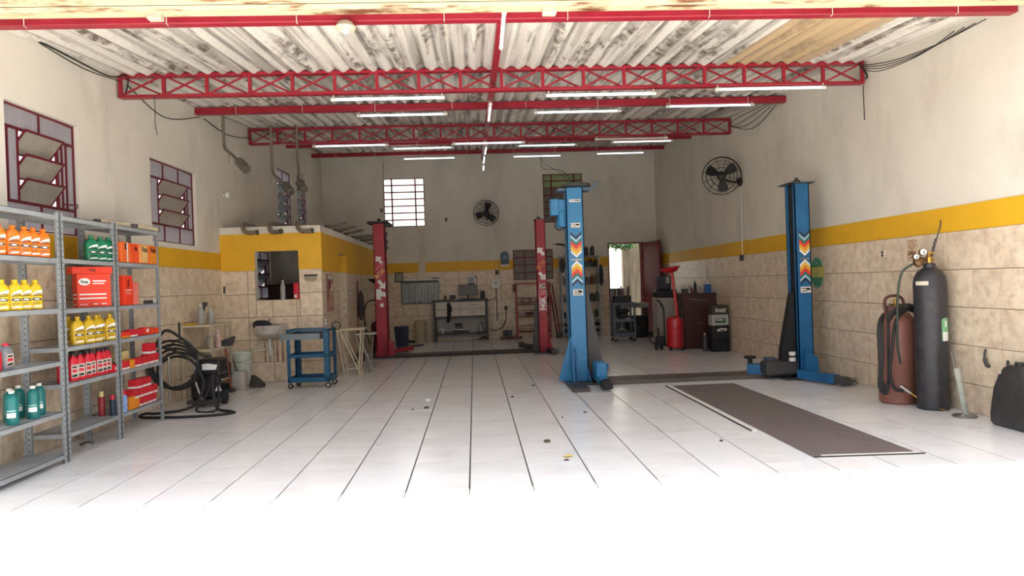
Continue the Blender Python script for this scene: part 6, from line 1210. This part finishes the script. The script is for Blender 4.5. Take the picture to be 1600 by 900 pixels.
# --- white appliance, oil drainer, cabinet, batteries on the right
t = thing('fridge', 'white low cabinet behind the red oil drainer', 'cabinet', (3.98, 14.75, 0)); MB().box(-.18, .17, -.2, .25, .04, 1.0, .01).build('body', mat('aged white enamel', (178, 168, 160), .45), t); MB().box(-.17, .16, -.215, -.2, .07, .96, .006).build('door', mat('aged white door', (172, 162, 154), .45), t); MB().box(-.14, -.12, -.235, -.215, .8, .95, .003).build('handle', DGREY, t, smooth=False); MB().box(-.17, .16, -.19, .24, 0, .04).build('plinth', BLACK, t, smooth=False)
t = thing('printer', 'dark machine with a pale front piled on the white low cabinet', 'machine', (3.99, 14.75, 1.0005)); MB().box(-.19, .18, -.18, .2, 0, .16, .02).build('base', BLACK, t); MB().box(-.12, .14, -.12, .16, .16, .46, .02).build('tower', mat('dark blue machine', (36, 42, 56), .45), t); MB().box(.02, .10, -.125, -.12, .3, .44).build('panel', GREY, t, smooth=False)
t = thing('oil_drainer', 'bright red oil drainer with a tilted red pan on a mast', 'drainer', (3.87, 13.55, 0))
RB = mat('bright red tank enamel', (200, 26, 40), .3, var=.06, coat=.3)
MB().lathe([(.15, .05), (.168, .07), (.168, .42), (.172, .425), (.172, .435), (.168, .44), (.168, .58), (.15, .63), (.06, .66)], 28).build('tank', RB, t)
MB().cyl((.05, 0, .64), (-.03, 0, 1.52), .028, 12).build('mast', RB, t); MB().cyl((.08, -.17, .1), (.09, -.17, .86), .010, 8).build('sight_tube', DGREY, t)
b = MB(); b.T = Matrix.Translation((-.07, 0, 1.60)) @ Matrix.Rotation(R(-8), 4, 'Y'); b.lathe([(.04, -.10), (.13, -.07), (.20, .0), (.205, .012), (.19, .012), (.12, -.05), (.03, -.08)], 28); b.build('pan', RB, t)
for x in (-.12, .12): MB().cyl((x-.02, -.08, .05), (x+.02, -.08, .05), .05, 14).build('wheel', RUBBER, t)
MB().tube(spline([(.10, .05, .66), (.16, -.02, .75), (.10, -.06, 1.0), (.0, -.02, 1.2)], 5), .012, 7).build('hose', RUBBER, t)
t = thing('hand_truck', 'small black hand trolley with a bent bar left of the red oil drainer', 'trolley', (3.60, 13.72, 0))
MB().tube(spline([(-.03, 0, .98), (.04, 0, .92), (.10, 0, .75), (.10, 0, .10)], 5), .016, 8).build('bar', BLACK, t)
for x in (-.08, .02): MB().cyl((x-.02, -.06, .08), (x+.02, -.06, .08), .08, 16).build('wheel', RUBBER, t)
MB().box(-.10, .06, -.12, -.02, .08, .28, .02).cyl((-.04, -.07, .28), (-.04, -.07, .44), .022, 8).build('pump_body', BLACK, t); MB().tube(spline([(-.12, -.05, .12), (-.20, -.05, .2), (-.22, -.05, .32), (-.14, -.05, .3)], 5), .012, 6).build('hose', RUBBER, t)
t = thing('cabinet', 'dark red brown wooden cabinet by the right wall', 'cabinet', (4.38, 13.95, 0)); MB().box(-.30, .37, -.25, .3, .0, 1.06, .004).build('body', WOOD, t, smooth=False); MB().box(-.31, .38, -.27, .3, 1.06, 1.09, .004).build('top', WOOD, t, smooth=False)
d = MB().box(-.28, .34, -.262, -.25, .80, 1.03, .003).build('drawer', WOOD, t, smooth=False); MB().tube(spline([(-.16, -.262, .98), (-.15, -.29, .975), (.15, -.29, .94), (.16, -.262, .935)], 4), .008, 6).build('handle', STEEL, d)
for s in (0, 1): d = MB().box(-.28+.312*s, .026+.312*s, -.262, -.25, .06, .78, .003).build('door', WOOD, t, smooth=False); MB().cyl((.0+.06*s, -.262, .5), (.0+.06*s, -.28, .5), .012, 10).build('knob', STEEL, d)
CTP = 1.0905
pet('dark bottle among clutter on the wooden cabinet', 4.40, 13.9, CTP, .24, .03, BLACK, BLACK); pet('pale bottle on the left of the wooden cabinet', 4.26, 13.85, CTP, .16, .035, mat('pale dull plastic', (170, 160, 150), .5), DGREY); pet('pale jar on the wooden cabinet beside the blue box', 4.48, 13.86, CTP, .14, .04, PET, CREAM); pet('brown jar on the wooden cabinet', 4.33, 13.95, CTP, .12, .04, DK[3], DGREY)
t = thing('blue_box', 'blue plastic box on the right of the wooden cabinet', 'box', (4.62, 13.82, CTP)); b = MB(); b.loft([rrect(.11, .12, 0, .015), rrect(.125, .135, .15, .015), rrect(.08, .09, .17, .015)]); b.build('body', mat('blue plastic', (30, 96, 160), .4), t); MB().lathe([(.025, .168), (.025, .195)], 12).build('cap', WHITEP, t)
t = thing('wire_basket', 'small grey metal holder on the far left of the wooden cabinet', 'holder', (4.17, 13.85, CTP)); MB().box(-.05, .05, -.05, .05, 0, .09, .006).build('body', DGREY, t, smooth=False); MB().cyl((0, 0, .09), (.02, 0, .16), .01, 8).build('tool', STEEL, t)
for k, (z, h, m, lb) in enumerate([(0, .24, BLACK, 'black car battery at the bottom of the battery stack by the right wall'), (.2405, .25, mat('black battery case', (34, 35, 40), .4), 'black car battery with a pale strip, second from the bottom of the stack'), (.4915, .20, mat('pale battery case', (184, 184, 176), .45, dirt=(90, 100, 96), damt=.5), 'pale grey car battery with a green label in the battery stack'), (.6925, .18, mat('dark green grey battery', (62, 60, 54), .5), 'dark car battery with a torn pale label on top of the battery stack')]):
    t = thing('car_battery', lb, 'battery', (4.555, 13.05, z), R(1), 'battery stack'); MB().box(-.16, .16, -.10, .10, 0, h-.02, .006).build('case', m, t, smooth=False); MB().box(-.155, .155, -.095, .095, h-.022, h-.002, .004).build('lid', m, t, smooth=False)
    if k == 2:
        MB().box(-.10, .10, -.1015, -.1, .05, .13).build('label', mat('dark green label', (40, 84, 66), .5), t, smooth=False); text('Heliar', WHITE, t, .16, .035, (-.01, -.1025, .105), (PI/2, 0, 0))
    if k == 3: MB().prism([(-.10, .05), (.10, .04), (.12, .12), (-.02, .10), (-.08, .13)], -.1015, -.1).build('label', mat('pale torn label', (176, 172, 160), .6, var=.3, scale=30), t, smooth=False)
    if k == 1: MB().prism([(-.06, .14), (.12, .15), (.12, .19), (.0, .20), (-.07, .17)], -.1015, -.1).build('label', PAPER, t, smooth=False); MB().box(-.01, .08, -.1025, -.1015, .155, .172).build('print', INK, t, smooth=False)
pet('clear bottle with pale top on the floor between cabinet and batteries', 4.32, 13.15, 0, .34, .05, mat('dark bottle plastic', (70, 74, 84), .3), CREAM)
# ================================================================ small litter on the floor
def litter(name, label, cat, x, y, build, m):
    b = MB(); build(b); tag(b.build(name, m, None, True, (x, y, .0006)), label, cat)
disc = lambda r_, h: (lambda b: b.lathe([(r_, 0), (r_*1.02, h*.3), (r_, h), (r_*.8, h), (r_*.78, h*.4)], 18))
litter('bottle_cap', 'small white cap lying on the floor in the middle of the hall', 'cap', -.62, 8.72, disc(.035, .014), WHITEP)
litter('bottle_cap', 'dark cap lying just in front of the white cap', 'cap', -.60, 8.17, disc(.028, .016), DGREY)
litter('pebble', 'tiny dark crumb left of the two caps on the floor', 'pebble', -.75, 8.1, lambda b: b.loft([rrect(.03, .02, 0, .008), rrect(.025, .015, .012, .006)]), DGREY)
litter('bottle_cap', 'dark olive cap on the floor near the sunlit edge', 'cap', .59, 6.17, disc(.028, .018), mat('olive plastic', (92, 86, 56), .5))
litter('dry_leaf', 'yellow dry leaf on the floor close to the sunlight', 'leaf', .70, 5.61, lambda b: b.add([(-.05, 0, .004), (-.01, -.03, .012), (.05, .0, .004), (.01, .03, .014), (0, 0, .02)], [(0, 1, 4), (1, 2, 4), (2, 3, 4), (3, 0, 4), (0, 3, 2, 1)]), mat('yellow leaf', (226, 206, 90), .6))
litter('dry_leaf', 'small dark leaf beside the yellow dry leaf', 'leaf', .675, 5.50, lambda b: b.add([(-.03, 0, .003), (0, -.015, .008), (.03, .0, .003), (0, .015, .012)], [(0, 1, 2), (0, 2, 3), (0, 3, 2, 1)]), mat('brown leaf', (96, 76, 56), .7))
litter('pebble', 'dark crumb on the floor in front of the left blue post', 'pebble', 1.13, 7.47, lambda b: b.loft([rrect(.035, .02, 0, .008), rrect(.03, .015, .012, .006)]), DGREY)
litter('pebble', 'small dark crumb left of the blue post on the pale floor', 'pebble', .86, 7.25, lambda b: b.loft([rrect(.02, .02, 0, .008), rrect(.015, .015, .01, .006)]), DGREY)
litter('pebble', 'brown crumb on the floor between the two lifts', 'pebble', .42, 8.7, lambda b: b.loft([rrect(.045, .03, 0, .01), rrect(.03, .02, .014, .008)]), WOOD)
litter('pebble', 'grey crumb on the floor behind the brown one between the two lifts', 'pebble', .75, 9.6, lambda b: b.loft([rrect(.05, .03, 0, .01), rrect(.03, .02, .014, .008)]), DGREY)
litter('pebble', 'dark crumb right of the shadow edge, left of the pit cover', 'pebble', 2.05, 5.9, lambda b: b.loft([rrect(.03, .03, 0, .01), rrect(.02, .02, .014, .008)]), DGREY)
